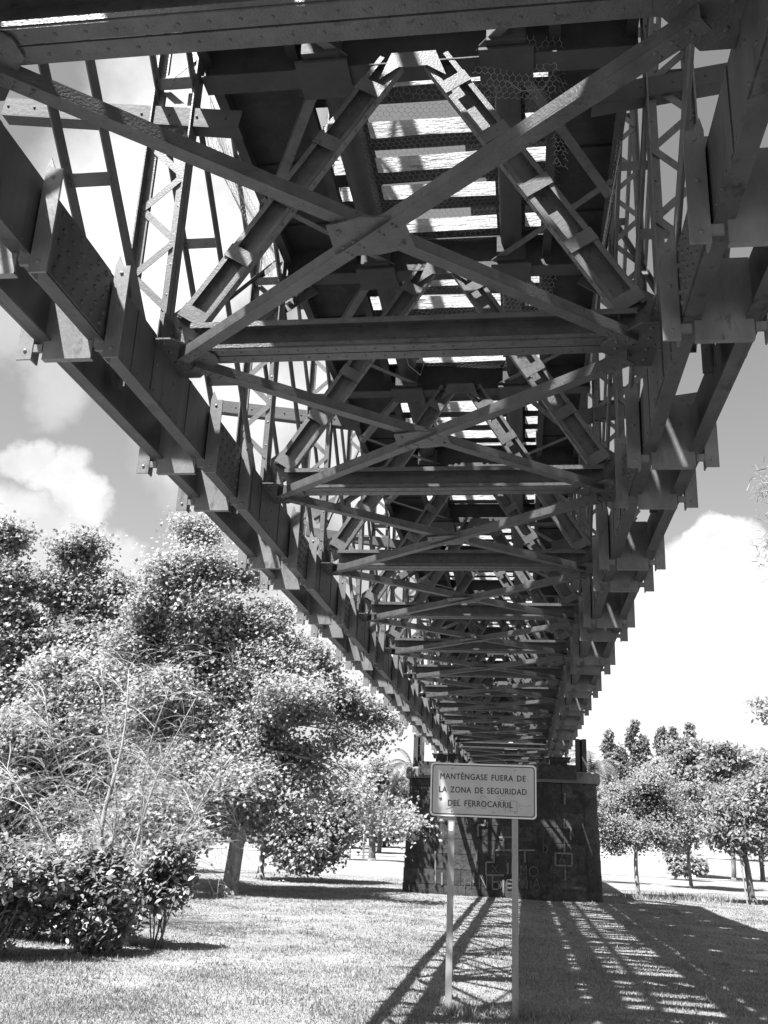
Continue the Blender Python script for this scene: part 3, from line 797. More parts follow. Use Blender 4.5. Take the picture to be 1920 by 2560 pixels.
# steel bearings and stub posts on the pier
for (xa, lab) in ((-3.52*K, 'open steel trestle leg standing on the left end of the pier coping'), (1.84*K, 'open steel trestle leg standing on the right end of the pier coping')):
    t_ = MB()
    t_.box(xa-.15, xa+.15, YP0+.31, YP0+.33, 2.123*K, 3.19*K)
    for dx in (-.13, .13):
        t_.box(xa+dx-.012, xa+dx+.012, YP0+.1, YP0+.3, 2.123*K, 3.19*K); t_.box(xa+dx-.09, xa+dx+.09, YP0+.085, YP0+.098, 2.123*K, 3.19*K)
    for z in (2.55, 2.95, 3.35, 3.74):
        t_.box(xa-.12, xa+.12, YP0+.11, YP0+.29, z, z+.02)
    o = t_.build('trestle_leg', M['dark']); tag(o, lab, 'steel leg')
for (xa, xb, lab) in ((-3.62, -2.70, 'heavy dark bearing shoe under the left truss on the pier'), (.85, 1.75, 'heavy dark bearing shoe under the right truss on the pier')):
    t_ = MB(); zb_ = 2.33*K+.005 if xa > 0 else 2.30*K+.004; t_.box(xa, xb, YP0+.15, YP0+.9, 2.92, 3.04); t_.box(xa+.1, xb-.1, YP0+.2, YP0+.85, zb_, 2.918); t_.box(xa-.05, xb+.05, YP0+.1, YP0+1, 3.042, 3.09)
    for k in range(4):
        x = xa+.12+k*(xb-xa-.24)/3; t_.box(x-.012, x+.012, YP0+.12, YP0+.148, 2.79, 3.04)
    o = t_.build('bearing_shoe', M['dark']); tag(o, lab, 'bridge bearing')

# ------------------------------------------------------------------ sign
YS = 11.0*K
sg = thing('warning_sign', (-.54, YS, float(gz(-.54, YS))), 'white Spanish railway safety notice on two grey posts, in front of the pier', 'sign')
def rrect(mb, x0, x1, z0, z1, r, y, th):
    pts = []
    for cx, cz, a0 in ((x1-r, z0+r, -90), (x1-r, z1-r, 0), (x0+r, z1-r, 90), (x0+r, z0+r, 180)):
        for k in range(7):
            a = math.radians(a0+90*k/6); pts.append((cx+r*math.cos(a), y, cz+r*math.sin(a)))
    mb.poly(pts, (0, th, 0))
sx0, sx1, sz0, sz1 = -1.027*K, .127*K, .195*K, .758*K
m_ = MB(); rrect(m_, sx0, sx1, sz0, sz1, .05, YS-.045, .02); m_.build('border', M['signb'], sg)
m_ = MB(); rrect(m_, sx0+.020, sx1-.020, sz0+.020, sz1-.020, .04, YS-.047, .0015); m_.build('border_line', M['ink'], sg)
m_ = MB(); rrect(m_, sx0+.034, sx1-.034, sz0+.034, sz1-.034, .03, YS-.049, .0015); m_.build('panel', M['signw'], sg)
for px, tilt in ((-.79*K, 0), (-.105*K, 0)):
    m_ = MB(); zg = float(gz(px, YS))-.1
    m_.box(px-.040, px+.040, YS-.024, YS-.020, zg, .70*K)
    m_.box(px-.040, px-.036, YS-.0195, YS+.02, zg, .70*K); m_.box(px+.036, px+.040, YS-.0195, YS+.02, zg, .70*K)
    po = m_.build('post', M['galv'], sg)
m_ = MB(); m_.box(-.815*K, -.77*K, YS-.0265, YS-.0245, .04*K, .13*K); m_.build('sticker', M['mark'], sg)
m_ = MB(); m_.rivet((-.915*K, YS-.049, .385*K), (0, -1, 0), .022); m_.build('bolt_head', M['scrawl'], sg)


for bx_ in (-.79*K, -.105*K):
    for bz_ in (sz0+.07, sz1-.07):
        m_ = MB(); m_.rivet((bx_, YS-.0505, bz_), (0, -1, 0), .012); m_.build('bolt_head', M['galv'], sg)


def text(body, x, z, size, sx_, parent):
    cu = bpy.data.curves.new('lettering', 'FONT'); cu.body = body; cu.size = size; cu.extrude = .0006; cu.align_x = 'CENTER'; cu.space_character = 1.12; cu.space_word = 1.5; cu.offset = 0
    to = bpy.data.objects.new('lettering_source', cu); C.objects.link(to)
    dg = bpy.context.evaluated_depsgraph_get(); me = bpy.data.meshes.new_from_object(to.evaluated_get(dg)); C.objects.unlink(to); bpy.data.objects.remove(to)
    co = np.empty(len(me.vertices)*3, np.float32); me.vertices.foreach_get('co', co); co = co.reshape(-1, 3)
    wid = co[:, 0].max()-co[:, 0].min(); k = sx_/wid
    new = np.stack([x*K+(co[:, 0]-(co[:, 0].max()+co[:, 0].min())/2)*k*K, YS-.0498-co[:, 2], z*K+co[:, 1]*K], 1)
    fs = [tuple(p.vertices) for p in me.polygons]; mb = MB()
    for q, (ox, oz) in enumerate(((0, 0), (.0028, 0), (-.0028, 0), (0, .002), (0, -.002))):
        mb.add(new+np.array((ox, -.0002*q, oz)), fs)
    return mb.build('lettering', M['ink'], parent)


text('MANTÉNGASE FUERA DE', -.455, .585, .088, .93, sg)
text('LA ZONA DE SEGURIDAD', -.455, .445, .088, .95, sg)
text('DEL FERROCARRIL', -.48, .305, .088, .70, sg)
m_ = MB()


def sgp(x, y):
    """photo crop of the sign to its face"""
    return (sx0+(x-90)/(1550-90)*(sx1-sx0), YS-.0512, sz1-(y-135-(x-90)*.047)/(750)*(sz1-sz0))


scr = [[(310, 800), (420, 770), (500, 660)], [(690, 690), (620, 670), (560, 720), (600, 790), (680, 770)], [(870, 650), (800, 610), (780, 640), (830, 720), (870, 800), (800, 790)], [(1130, 620), (1010, 630), (1050, 680), (1120, 690)],
       [(1100, 740), (1130, 830), (1090, 800)], [(1190, 840), (1290, 840), (1280, 700), (1200, 690), (1190, 830)], [(1230, 700), (1310, 760), (1350, 830)], [(1270, 690), (1340, 760), (1420, 770), (1480, 760)], [(460, 820), (500, 840), (470, 860)], [(700, 690), (730, 770), (710, 810)],
       [(940, 830), (970, 850), (950, 860), (1000, 850)], [(1170, 720), (1180, 800)], [(1120, 870), (1130, 790)]]
for k, s_ in enumerate(scr):
    m_.tube([sgp(*p) for p in s_], .006 if k in (0, 1, 2, 3, 5) else .0025, 4)
# flatten the sprayed lines against the panel
m_.v = [(v[0], YS-.0502+(v[1]-(YS-.0512))*.06, v[2]) for v in m_.v]
m_.build('scrawl', M['scrawl'], sg)

# ------------------------------------------------------------------ vegetation
SHAPES = {
    'maple': np.array([(0, 0), (.42, .08), (.34, .38), (.55, .62), (.16, .62), (0, 1.0), (-.16, .62), (-.55, .62), (-.34, .38), (-.42, .08)]),
    'oval': np.array([(0, 0), (.2, .3), (.21, .65), (0, 1.), (-.21, .65), (-.2, .3)]),
    'kite': np.array([(0, 0), (.32, .45), (0, 1.), (-.32, .45)]),
    'spike': np.array([(-.06, 0), (.06, 0), (.03, 1.), (-.03, 1.)]),
}


def leaves(blobs, size, shape, seed, clump=28, cr=.35, up=.45, shell=.55, jitter=.35, down=0):
    """blobs: (x,y,z,rx,ry,rz,n) ; returns mesh arrays of leaf faces gathered in clumps"""
    rg = np.random.default_rng(seed); P_, N_ = [], []
    for (x, y, z, rx, ry, rz, n) in blobs:
        k = max(3, n//clump)
        d = rg.normal(size=(k, 3)); d /= np.linalg.norm(d, axis=1)[:, None]
        rad = shell+(1-shell)*rg.random(k)**.7; rad *= 1+.18*rg.normal(size=k)
        c = d*rad[:, None]
        idx = rg.integers(0, k, n)
        r3 = np.array((rx, ry, rz))
        p = np.array((x, y, z))+c[idx]*r3+rg.normal(size=(n, 3))*cr*(.6+.8*rg.random(k)[idx])[:, None]*np.array((1, 1, .7))
        nn = d[idx]*.4+rg.normal(size=(n, 3))*.5+np.array((-.25, -.32, .85))*(up+.25); P_.append(p); N_.append(nn)      # leaves turn to the light
    P_ = np.concatenate(P_); N_ = np.concatenate(N_); N_ /= np.linalg.norm(N_, axis=1)[:, None]
    n = len(P_); a = rg.normal(size=(n, 3)); a[:, 2] -= down; a -= N_*np.sum(a*N_, 1)[:, None]; a /= np.linalg.norm(a, axis=1)[:, None]; b = np.cross(N_, a)
    sc_ = size*(1-jitter+2*jitter*rg.random(n)); sh = SHAPES[shape]; m = len(sh)
    V = P_[:, None, :]+sc_[:, None, None]*(b[:, None, :]*sh[None, :, 0, None]+a[:, None, :]*sh[None, :, 1, None]+N_[:, None, :]*(np.abs(sh[:, 0])**1*.35)[None, :, None])
    return V.reshape(-1, 3), np.arange(n*m).reshape(n, m)


def limb(mb, p0, p1, r0, r1, seed, bend=.12, n=6, sides=7):
    rg = random.Random(seed); p0 = np.array(p0, float); p1 = np.array(p1, float); L_ = np.linalg.norm(p1-p0); pts = []; rad = []
    o1 = np.array([rg.uniform(-1, 1) for _ in range(3)])*bend*L_; o2 = np.array([rg.uniform(-1, 1) for _ in range(3)])*bend*L_*.5
    for k in range(n+1):
        t = k/n; pts.append(p0+(p1-p0)*t+o1*math.sin(math.pi*t)+o2*math.sin(2*math.pi*t)); rad.append(r0+(r1-r0)*t)
    mb.tube(pts, rad, sides); return pts


def tree(name, base, blobs, label, cat='tree', group=None, size=.2, shape='maple', lm='leaf', bm='bark', r=.14, fork=.35, seed=1, lean=(0, 0), top=None, cr=.35, clump=28, trunks=1, up=.55, shell=.55, limbs=True, sub=10):
    if shape == 'maple': size *= .82
    if sub > 1:
        rl = np.random.default_rng(seed+900); nb = []
        for q in blobs:
            for k in range(sub):
                d = rl.normal(size=3); d /= np.linalg.norm(d); d *= (.25+.8*rl.random())
                f = rl.uniform(.38, .72)
                nb.append((q[0]+d[0]*q[3], q[1]+d[1]*q[4], q[2]+d[2]*q[5]*.95, q[3]*f, q[4]*f, q[5]*f*.8, max(12, int((2.4 if shape == 'maple' else 1.8)*q[6]/sub*rl.uniform(.4, 1.5)))))
        fol = nb
    else:
        fol = blobs
    fol = [tuple(c*K for c in q[:6])+(q[6],) for q in fol]
    base = (base[0]*K, base[1]*K); blobs = [tuple(c*K for c in q[:6])+(q[6],) for q in blobs]; size, r, cr = size*K, r*K, cr*K; lean = (lean[0]*K, lean[1]*K)
    bx, by = base; bz = float(gz(bx, by))
    t = thing(name, (bx, by, bz), label, cat, group)
    mb = MB(); ct = np.array([np.mean([q[0] for q in blobs]), np.mean([q[1] for q in blobs]), 0]); ztop = max(q[2] for q in blobs)
    zf = bz+(ztop-bz)*fork; rg = random.Random(seed)
    f = np.array((bx+lean[0], by+lean[1], zf))
    pts = limb(mb, (bx, by, bz-.15), f, r*1.15, r*.8, seed, .03, 7, 9)
    mb.tube([(bx, by, bz-.15), (bx, by, bz+.03), (bx+lean[0]*.03, by, bz+.25)], [r*1.7, r*1.45, r*1.12], 9)
    if limbs:
        for k, q in enumerate(blobs):
            if len(blobs) > 12 and k % 2: continue
            c = np.array(q[:3]); s0 = pts[-1] if k % 3 else pts[-2]
            pp = limb(mb, s0, c, r*(.5 if len(blobs) <= 12 else .27), r*.08, seed*31+k, .12, 6, 6)
            for j in range(5):
                e = c+np.array([rg.uniform(-1, 1)*q[3], rg.uniform(-1, 1)*q[4], rg.uniform(-.6, 1)*q[5]])*.8
                limb(mb, pp[3+j % 3], e, r*(.2 if len(blobs) <= 12 else .1), r*.03, seed*77+k*7+j, .15, 4, 4)
    mb.build('trunk', M[bm], t, smooth=True)
    V, F = leaves(fol, size, shape, seed, clump, cr*.85 if sub > 1 else cr, up, shell*.6 if sub > 1 else shell)
    link('crown', quick_mesh('crown', V, F), M[lm], t)
    return t


def B(px, py, rp, Y, n, flat=.75):
    """crown lobe surveyed from the photograph: centre, radius (both in photo units) and distance"""
    q = at(px, py, Y=Y); r_ = rp/2074*Y
    return (q[0], Y, q[2], r_, r_, r_*flat, n)


# big plane tree left of the pier
tree('plane_tree', (-8.0, 27.3), [B(430, 1150, 42, 29.0, 1625), B(400, 1230, 70, 28.0, 3250), B(480, 1235, 66, 28.3, 3250), B(335, 1310, 62, 28.7, 2750), B(450, 1340, 90, 28.4, 5250), B(560, 1340, 60, 28.8, 2500), B(300, 1400, 55, 28.6, 1875), B(420, 1450, 105, 28.8, 5750), B(560, 1440, 85, 28.9, 4500), B(650, 1430, 58, 30.5, 2125), B(325, 1540, 76, 28.2, 3250), B(480, 1560, 95, 28.3, 5500), B(620, 1540, 80, 28.0, 4000), B(720, 1520, 52, 31.4, 1787), B(790, 1540, 36, 31.8, 747), B(842, 1562, 22, 32, 219), B(560, 1650, 66, 28.1, 2750), B(660, 1635, 46, 28.7, 900), B(440, 1660, 66, 27.6, 2875), B(735, 1600, 40, 31, 367), B(800, 1612, 24, 32, 112), B(620, 1730, 48, 27.7, 1375), B(710, 1700, 34, 28.6, 146), B(790, 1755, 36, 28.2, 150), B(800, 1705, 30, 27.6, 78), B(868, 1778, 30, 27.6, 150), B(866, 1776, 22, 28.2, 212), B(520, 1720, 60, 27.0, 2600), B(450, 1720, 55, 27.2, 2400), B(380, 1650, 70, 28.0, 2600), B(478, 1765, 38, 28.7, 1375), B(385, 1740, 50, 28.9, 1875), B(540, 1765, 36, 27.7, 875)],
     'tall plane tree with pale mottled trunk, large leaves reaching towards the pier', size=.125, r=.2, fork=.42, seed=11, lean=(.35, .3), cr=.34)
tree('plane_tree', (-9.75, 37.2), [B(640, 1760, 62, 37, 4940), B(590, 1800, 38, 37, 2280, .6), B(665, 1825, 46, 36.6, 3230, .8), B(705, 1780, 42, 36.6, 2280), B(740, 1740, 40, 37, 1710)],
     'low drooping plane tree with bright leaves nearly touching the lawn, right of the mottled trunk', size=0.165, r=.12, fork=.3, seed=12, cr=.35)
tree('plane_tree', (-17.6, 36), [B(182, 1185, 44, 36, 2200), B(135, 1270, 50, 36, 2200), B(195, 1290, 66, 36, 3600), B(245, 1285, 42, 36, 1800), B(160, 1380, 76, 36, 3800), B(230, 1370, 50, 36, 2000), B(120, 1450, 70, 36, 2600)],
     'tall rounded plane tree standing clear against the cloud, left of the biggest tree', size=0.172, lm='leafd', r=.18, seed=13, cr=.42)
tree('plane_tree', (-21.6, 34), [B(8, 1160, 40, 34, 2000), B(20, 1250, 46, 34, 2400), B(-10, 1340, 64, 34, 3000), B(30, 1400, 50, 34, 2200), B(20, 1500, 70, 34, 3000)],
     'dark tree cut off by the left edge of the photo', size=0.172, lm='leafd', r=.18, seed=14, cr=.42)
tree('plane_tree', (-14.0, 31), [B(215, 1500, 76, 31, 3600), B(120, 1560, 84, 31, 3800), B(235, 1600, 84, 31, 4200), B(170, 1690, 74, 31, 3200), B(300, 1670, 62, 31, 2600), B(60, 1650, 70, 31, 2400), B(290, 1480, 70, 31, 2600), B(330, 1600, 70, 31, 2600), B(130, 1460, 60, 31, 2200)],
     'bushy mid-height plane tree filling the gap behind the bare arching tree', size=0.158, lm='leaf', r=.15, seed=15, cr=.4, fork=.3)
tree('plane_tree', (-16.6, 29.5), [B(40, 1600, 66, 29.5, 2600), B(40, 1720, 66, 29.5, 2600), B(110, 1750, 50, 29.5, 2000), B(10, 1800, 50, 29.5, 1600)],
     'young dark-trunked tree at far left behind the shrubs', size=0.158, lm='leafd', bm='bark_dark', r=.14, seed=16, cr=.4, fork=.4)
tree('plane_tree', (-11.9, 25.2), [B(330, 1760, 60, 25.4, 5320), B(370, 1800, 40, 25.4, 2850, .6), B(290, 1800, 45, 25.4, 2850)],
     'small leafy tree with thin dark trunk between the bare tree and the mottled trunk', size=0.145, lm='leaf', bm='bark_dark', r=.09, seed=17, cr=.32, fork=.45)

# bare arching tree in front of them
bt = thing('bare_tree', (-7.3*K, 17.2*K, float(gz(-7.3*K, 17.2*K))), 'leafless tree with pale trunk and long arching whip-like twigs, behind the shrubs', 'tree')
tr_ = MB(); tw = MB(); rb = random.Random(8)
zb_ = float(gz(-7.3*K, 17.2*K))


def whip(mb, p, d, L_, r, droop, n=8):
    p = np.array(p, float); d = np.array(d, float); d /= np.linalg.norm(d); pts = [p]; st = L_/n
    for k in range(n):
        d = d+np.array((rb.uniform(-.08, .08), rb.uniform(-.08, .08), -droop*st*(1+k*.25))); d /= np.linalg.norm(d)
        p = p+d*st; pts.append(p)
    mb.tube(pts, [r*(1-.7*k/n) for k in range(n+1)], 3 if r < .02 else 6)
    return pts


stems = [((-7.3, 17.2), (-7.35, 17.2, 2.7), .075), ((-7.15, 17.2), (-5.9, 17, 2.2), .045), ((-7.1, 17.1), (-5.2, 17.2, 1.2), .032), ((-7.45, 17.3), (-8.9, 17.2, 2.0), .04), ((-7.5, 17.2), (-9.3, 16.9, .8), .032), ((-6.9, 17.4), (-6.5, 17.6, 2.9), .036), ((-7.6, 17.4), (-8.2, 17.8, 2.9), .036)]
for k, ((x, y), e, r) in enumerate(stems):
    pts = limb(tr_, (x*K, y*K, zb_-.1), (e[0]*K, e[1]*K, e[2]*K), r, .008, 50+k, .09, 10, 7)
    for j in range(30):
        i_ = rb.randint(3, 10); a = rb.uniform(0, 6.283); p = pts[i_]
        q = whip(tw, p, (math.cos(a), math.sin(a), rb.uniform(.3, 1.5)), rb.uniform(1.0, 2.8), rb.uniform(.006, .010), rb.uniform(.2, .7))
        for l in range(6):
            a2 = rb.uniform(0, 6.283); whip(tw, q[rb.randint(1, 7)], (math.cos(a2), math.sin(a2), rb.uniform(-.1, 1)), rb.uniform(.5, 1.6), rb.uniform(.003, .0055), rb.uniform(.6, 1.3), 6)
tr_.build('trunk', M['bark_pale'], bt, smooth=True); tw.build('twigs', M['twig'], bt)


def shrub(x, y, w, d, h, label, n=5200, seed=1, size=.092, lm='laurel', shape='oval', stemn=9, name='laurel_shrub', group='laurel shrubs at the left', base=.14, up=.75):
    x, y, w, d, h, size = x*K, y*K, w*K, d*K, h*K, size*K
    z0 = float(gz(x, y)); t = thing(name, (x, y, z0), label, 'shrub', group)
    mb = MB(); rg = random.Random(seed)
    for k in range(stemn):
        a = rg.uniform(0, 6.283); e = (x+math.cos(a)*w*.6*rg.random(), y+math.sin(a)*d*.6*rg.random(), z0+h*rg.uniform(.6, .9))
        limb(mb, (x+rg.uniform(-.12, .12), y+rg.uniform(-.1, .1), z0-.05), e, .018, .006, seed*9+k, .08, 5, 5)
    mb.build('stems', M['bark_dark'], t)
    bl = []
    for k in range(16):
        a = rg.uniform(0, 6.283); q = rg.uniform(.15, .85); f = rg.uniform(.28, .5)
        bl.append((x+math.cos(a)*w*q, y+math.sin(a)*d*q, z0+h*(base+rg.uniform(.08, .80)*(1.05-.3*q*q)), w*f, d*f, h*.5*f, int(n*2.3/16*rg.uniform(.6, 1.5))))
    V, F = leaves(bl, size, shape, seed, 9, .10, up, .5, .5)
    link('foliage', quick_mesh('foliage', V, F), M[lm], t)


shrub(-6.75, 12.6, .75, .6, 1.32, 'broad laurel shrub in the near left corner, cut by the photo edge', 6500, 21)
shrub(-5.95, 13.6, .62, .55, 1.28, 'middle laurel shrub with dark hollow under it, beside the corner one', 5200, 22)
shrub(-7.2, 14.6, .8, .6, 1.25, 'laurel shrub behind the corner one, mostly hidden by it', 4200, 23)
shrub(-6.3, 15.0, .55, .5, 1.28, 'laurel shrub standing at the back, in front of the bare tree trunk', 3600, 24)
shrub(-5.35, 14.75, .46, .42, 1.25, 'small separate laurel shrub with bare stems, rightmost of the left shrubs', 2400, 25, base=.30)
shrub(-9.0, 20.5, 1.2, .8, 1.3, 'low dark-leaved shrub behind the bare tree at the left', 4200, 26)

# right side trees


tree('mimosa_tree', (3.95, 37.2), [B(1390, 1715, 55, 38, 5200), B(1335, 1740, 46, 38.4, 3600), B(1440, 1755, 44, 38, 3400), B(1385, 1790, 62, 37.6, 4600, .6), B(1330, 1805, 42, 37.8, 2200, .6), B(1430, 1815, 40, 37.6, 1800, .5)],
     'feathery mimosa with a straight pale trunk, nearest tree right of the pier', size=.10, shape='kite', lm='leafm', bm='bark_pale', r=.075, seed=31, cr=.22, clump=40, fork=.5)
tree('mimosa_tree', (7.35, 47.5), [B(1490, 1735, 50, 48, 4200), B(1535, 1745, 42, 48, 3000), B(1455, 1775, 38, 48, 2400), B(1500, 1790, 48, 47.5, 3200, .6), B(1545, 1790, 32, 48, 1500), B(1460, 1820, 28, 47.5, 1000, .5)],
     'feathery mimosa with a dark thin trunk, second right of the pier', size=.13, shape='kite', lm='leafm', bm='bark_dark', r=.075, seed=32, cr=.27, clump=40, fork=.5)
tree('broadleaf_tree', (7.75, 36.9), [B(1640, 1720, 46, 37.5, 1500), B(1600, 1760, 40, 37.3, 1300), B(1665, 1770, 50, 37.3, 1500), B(1570, 1800, 30, 37, 700, .6), B(1625, 1815, 42, 37, 1200, .5), B(1670, 1690, 40, 37.5, 900)],
     'spreading tree with rough dark trunk at the right edge', size=.17, shape='oval', lm='leafm', bm='bark_dark', r=.11, seed=33, cr=.3, clump=18, fork=.42, lean=(-.2, 0))
st = MB(); zz = float(gz(7.45*K, 36.6*K)); limb(st, (7.50*K, 36.6*K, zz-.1), (7.35*K, 36.6*K, zz+2.4), .035, .03, 3, .02)
tag(st.build('tree_stake', M['bark_pale']), 'thin pale stake beside the rough dark trunk at the right edge', 'stake')
tree('acacia_tree', (at(1493, 1800, Y=62)[0], 62), [B(1490, 1625, 30, 62, 900), B(1478, 1660, 34, 62, 900), B(1510, 1665, 34, 62, 900), B(1495, 1700, 40, 62, 900)],
     'tall tree with white trunk showing through, behind the two mimosas', size=.26, shape='kite', lm='leafm', bm='pole', r=.10, seed=34, cr=.36, clump=14, fork=.7)
tree('acacia_tree', (at(1578, 1800, Y=60)[0], 60), [B(1562, 1625, 34, 60, 520, .5), B(1590, 1645, 34, 60, 520, .5), B(1545, 1660, 32, 60, 480, .6), B(1575, 1690, 46, 60, 900), B(1600, 1725, 40, 60, 800)],
     'airy flat-topped tree with dark forked trunk beside the rough-trunked one', size=.25, shape='kite', lm='leafm', bm='bark_dark', r=.12, seed=35, cr=.34, clump=14, fork=.6)
tree('acacia_tree', (at(1640, 1800, Y=63)[0], 63), [B(1635, 1645, 36, 63, 560, .5), B(1668, 1660, 36, 63, 560, .5), B(1640, 1690, 44, 63, 900), B(1680, 1700, 44, 63, 900)],
     'airy flat-topped tree cut off by the right edge, behind the rough trunk', size=.25, shape='kite', lm='leafm', bm='bark_dark', r=.12, seed=36, cr=.34, clump=14, fork=.6)
shrub(8.9, 58.5, 1.1, .9, 1.5, 'round dark shrub on the lawn to the right of the second mimosa', 2600, 36, .2, 'leafd', 'kite', 5, 'round_shrub', None, .2)
shrub(12.3, 84.9, 1.5, 1.0, 2.3, 'dark bush beside the garden steps', 1800, 37, .3, 'leafd', 'kite', 5, 'round_shrub', None, .2)
shrub(1.9, 40.2, .7, .5, 1.9, 'dry pale undergrowth just right of the pier', 1800, 38, .22, 'leafm', 'spike', 9, 'undergrowth', None, .15)

# steps up the bank
sp = MB(); 
for k in range(11):
    y0 = (85.5+k*.95)*K; z = (-.55+k*.185)*K
    xq = (11.0+k*.05)*K
    sp.box(xq-2.2, xq+2.0, y0, y0+.97*K, z-.4, z)
    
tag(sp.build('garden_steps', M['kerb']), 'wide stone steps climbing the bank beyond the path at the right', 'steps')

# poplars far right
def poplar(x, y, h, w, label, seed):
    z0 = float(gz(x*K, y*K))/K; bl = []
    k = 8
    for j in range(k):
        t = j/(k-1); bl.append((x+math.sin(j*2.1+seed)*.25*w, y, z0+h*(.22+.72*t), w*(.66-.56*t), w*(.66-.56*t), h*.10, 600))
    tree('poplar_tree', (x, y), bl, label, size=.3, shape='kite', lm='leafm', bm='bark_dark', r=.18, seed=seed, cr=.18, clump=14, fork=.5, limbs=False, sub=4, group='poplars beyond the lawn at the right', up=.2)


Yp = 100
for (px, py, wpx, lab) in ((1368, 1566, 48, 'tallest thick poplar behind the palm and first mimosa'), (1425, 1580, 30, 'slim poplar, second from the left of the row'), (1452, 1582, 26, 'thin poplar close against the slim one'), (1490, 1586, 44, 'broad poplar at the right end of the row'), (1312, 1590, 34, 'poplar behind the drooping palm fronds at the pier'), (1340, 1622, 30, 'short poplar beside the thick tall one'), (1392, 1600, 30, 'poplar leaning against the right side of the tallest one')):
    q = at(px, py, Y=Yp); z0 = float(gz(q[0]*K, Yp*K))/K; poplar(q[0], Yp, (q[2]-z0)*1.07, wpx/2074*Yp*.5, lab, int(px))


def palm(x, y, h, fr, label, seed, n=26):
    z0 = float(gz(x, y)); t = thing('palm_tree', (x, y, z0), label, 'palm'); mb = MB(); rg = random.Random(seed)
    pts = [(x+.03*math.sin(k), y, z0-.1+(h+.1)*k/12) for k in range(13)]; mb.tube(pts, [.34-.08*k/12+.02*(k % 2) for k in range(13)], 9)
    mb.build('trunk', M['bark_dark'], t, smooth=True)
    fb = MB()
    for k in range(n):
        a = 6.283*k/n+rg.uniform(-.1, .1); el = rg.uniform(.1, 1.35); p = np.array((x, y, z0+h)); d = np.array((math.cos(a)*math.cos(el), math.sin(a)*math.cos(el), math.sin(el))); P2 = [p]; m = 9
        for j in range(m):
            d = d+np.array((0, 0, -.20-.03*j)); d /= np.linalg.norm(d); p = p+d*fr/m; P2.append(p)
        fb.tube(P2, [.03*(1-.8*j/m) for j in range(m+1)], 4)
        for j in range(1, m*3):
            f_ = j/3; i_ = int(f_); p0 = P2[i_]+(P2[min(i_+1, m)]-P2[i_])*(f_-i_); dd = P2[min(i_+1, m)]-P2[i_]; dd = dd/(np.linalg.norm(dd)+1e-9)
            sd_ = np.cross(dd, (0, 0, 1)); sd_ /= (np.linalg.norm(sd_)+1e-9); ll = fr*.17*math.sin(math.pi*(.15+.8*j/(m*3)))
            for sg_ in (-1, 1):
                e = p0+sd_*sg_*ll+dd*ll*.6+np.array((0, 0, -.35*ll)); w_ = dd*.035
                fb.add([p0-w_, p0+w_, e], [(0, 1, 2)])
    fb.build('fronds', M['palm'], t)


q = at(1278, 1650, Y=58); palm(q[0], 58, q[2]+2.1-.35, 2.9, 'drooping palm just behind the right end of the pier', 41)
q = at(892, 1652, Y=66); palm(q[0], 66, q[2]+2.1-.3, 2.9, 'palm whose fronds show above the left end of the pier', 42)

# stone pine and dark trees in the distance left of the pier
tree('stone_pine', (-9.9, 66), [(-9.6, 66, 3.6, 2.2, 2, 1.0, 4200), (-11.2, 66, 3.0, 1.5, 1.6, .9, 2600), (-9.6, 66, 2.4, 2.7, 2, .9, 3600), (-8.3, 66, 2.9, 1.2, 1.4, .9, 2000)],
     'round-topped stone pine in the distance between the plane tree and the pier', size=.22, shape='kite', lm='leafd', bm='bark_dark', r=.22, seed=51, cr=.28, clump=30, fork=.62)
tree('dark_pine', (-13.2, 92), [(-13.2, 92, 2.6, 2.6, 2, 1.8, 2200), (-13.2, 92, 1, 3, 2, 1.2, 1500)], 'dark low pine behind the white lamp pole', size=.34, shape='kite', lm='leafd', bm='bark_dark', r=.2, seed=52, cr=.4)
tree('dark_pine', (-7.0, 92), [(-7.2, 92, 2.4, 3.0, 2, 1.6, 2200), (-7, 92, 1, 2.6, 2, 1.2, 1500)], 'dark pine in shade right behind the left side of the pier', size=.34, shape='kite', lm='leafd', bm='bark_dark', r=.2, seed=53, cr=.4)
rr = random.Random(9)
far = [(-62, 118, 9), (-54, 112, 8), (-47, 116, 9.5), (-41, 108, 8), (-36, 112, 9), (-30.5, 106, 8.5), (-25, 110, 8), (-20, 104, 7), (-15.5, 112, 6), (-10.5, 114, 6), (-5, 112, 5.5), (0, 116, 6), (5, 118, 6.5), (10, 114, 6.5), (21, 112, 8), (26, 108, 9), (31, 104, 9.5), (37, 108, 10), (45, 106, 10), (55, 108, 10)]
for k, (x, y, h) in enumerate(far):
    z0 = float(gz(x*K, y*K))/K
    tree('distant_tree', (x, y), [(x, y, z0+h*.72, h*.30, h*.28, h*.24, 900), (x+rr.uniform(-1, 1), y, z0+h*.45, h*.38, h*.3, h*.24, 1000), (x-rr.uniform(-1, 1), y, z0+h*.25, h*.34, h*.3, h*.18, 700)],
         'rounded tree in the hazy row of trees closing off the park', group='far row of park trees', size=.55, shape='kite', lm='leafd' if k % 2 else 'leafm', bm='bark_dark', r=.2, seed=60+k, cr=.5, clump=16, limbs=False)
for k, (x, y, h) in enumerate([(17.2, 78, 7.5), (13.0, 97, 7.0), (16.5, 98, 8), (5.5, 97, 5)]):
    z0 = float(gz(x*K, y*K))/K
    tree('distant_tree', (x, y), [(x, y, z0+h*.75, h*.28, h*.26, h*.2, 1500), (x+.5, y, z0+h*.5, h*.34, h*.3, h*.2, 1600)],
         ['dark tree above the steps at the right edge', 'dark tree at the head of the steps', 'leafy tree on the bank behind the airy trees', 'tree on the bank behind the first mimosa'][k], size=.42, shape='kite', lm='leafd', bm='bark_dark', r=.2, seed=90+k, cr=.45, clump=16, fork=.5)

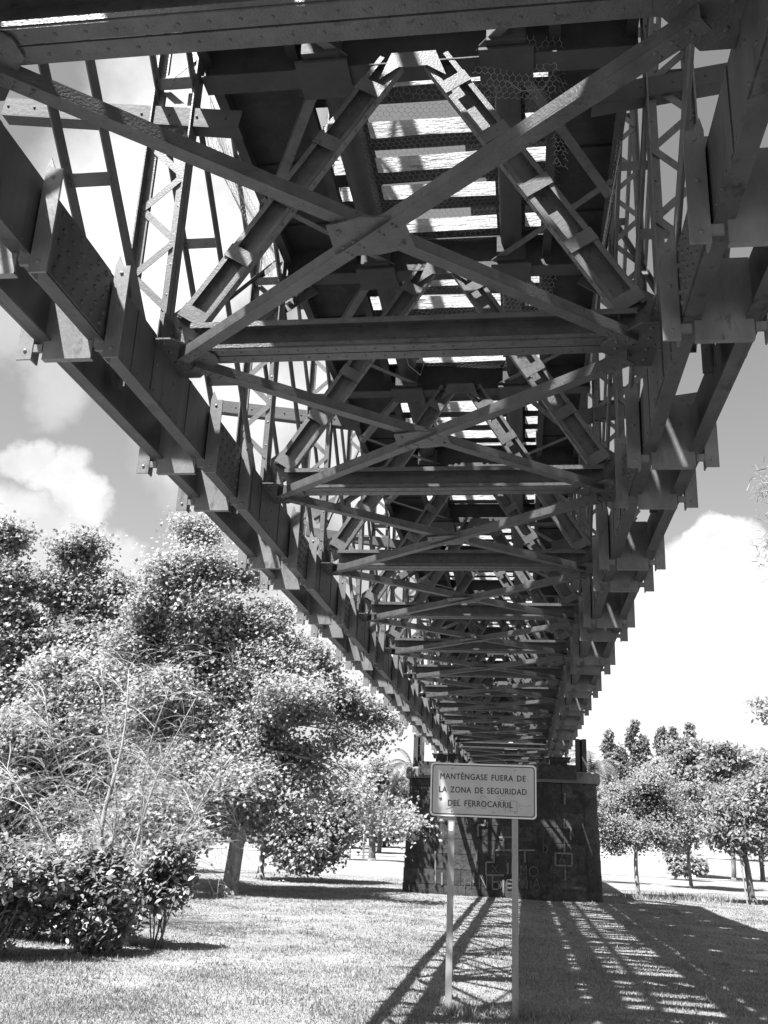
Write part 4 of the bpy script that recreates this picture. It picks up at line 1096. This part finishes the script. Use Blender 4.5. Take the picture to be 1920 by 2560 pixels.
# pine reaching in from the right edge
q0 = at(1668, 1130, Y=22.)
tree('pine_tree', (q0[0]+2.2, 22.0), [(q0[0]+.55, 22, q0[2]+.5, .75, .8, .8, 2600), (q0[0]+.45, 22, q0[2]-.35, .6, .8, .7, 1700), (q0[0]+2, 22, q0[2]+1.3, 1.5, 1.3, 1.1, 2600), (q0[0]+2.2, 22, q0[2]-.6, 1.2, 1.2, 1.0, 1500)],
     'pine whose needle clumps poke into the sky at the right edge', size=.16, shape='spike', lm='leafm', bm='bark_dark', r=.2, seed=71, cr=.2, clump=60, fork=.75, up=.6)
q1 = at(1652, 1530, Y=30.)
tree('broadleaf_tree', (q1[0]+2.4, 30.), [(q1[0]+.2, 30, q1[2]+.1, .45, .5, .6, 260), (q1[0]+2.0, 30, q1[2], 1.2, 1.2, 1.2, 1500)],
     'sparse leafy branch entering halfway up the right edge', size=.16, shape='oval', lm='leafd', bm='bark_dark', r=.12, seed=72, cr=.15, clump=12, fork=.6)

# lamp pole and marker posts
q = at(785, 1838, Z=-1.80); y_ = 84.; x_ = at(786, 1830, Y=y_)[0]; zt_ = at(787, 1645, Y=y_)[2]
lp = thing('lamp_post', (x_, y_, float(gz(x_, y_))), 'tall thin white lamp post in the distance, left of the pier', 'lamp post')
m_ = MB(); m_.tube([(x_, y_, float(gz(x_, y_))-.1), (x_, y_, 1), (x_+.05, y_, zt_)], [.11, .09, .06], 10); m_.build('pole', M['pole'], lp, smooth=True)
m_ = MB(); m_.tube([(x_+.05, y_, zt_-.02), (x_+.1, y_-.2, zt_+.08), (x_+.12, y_-.5, zt_+.1)], [.05, .09, .05], 8); m_.build('lamp_head', M['pole'], lp, smooth=True)
x2 = at(757, 1830, Y=80.)[0]; m_ = MB(); m_.tube([(x2, 80, float(gz(x2, 80))-.1), (x2, 80, float(gz(x2, 80))+1.5), (x2, 80, float(gz(x2, 80))+1.55)], [.05, .05, .02], 8)
tag(m_.build('marker_post', M['pole'], smooth=True), 'short white post on the lawn left of the lamp post', 'post')
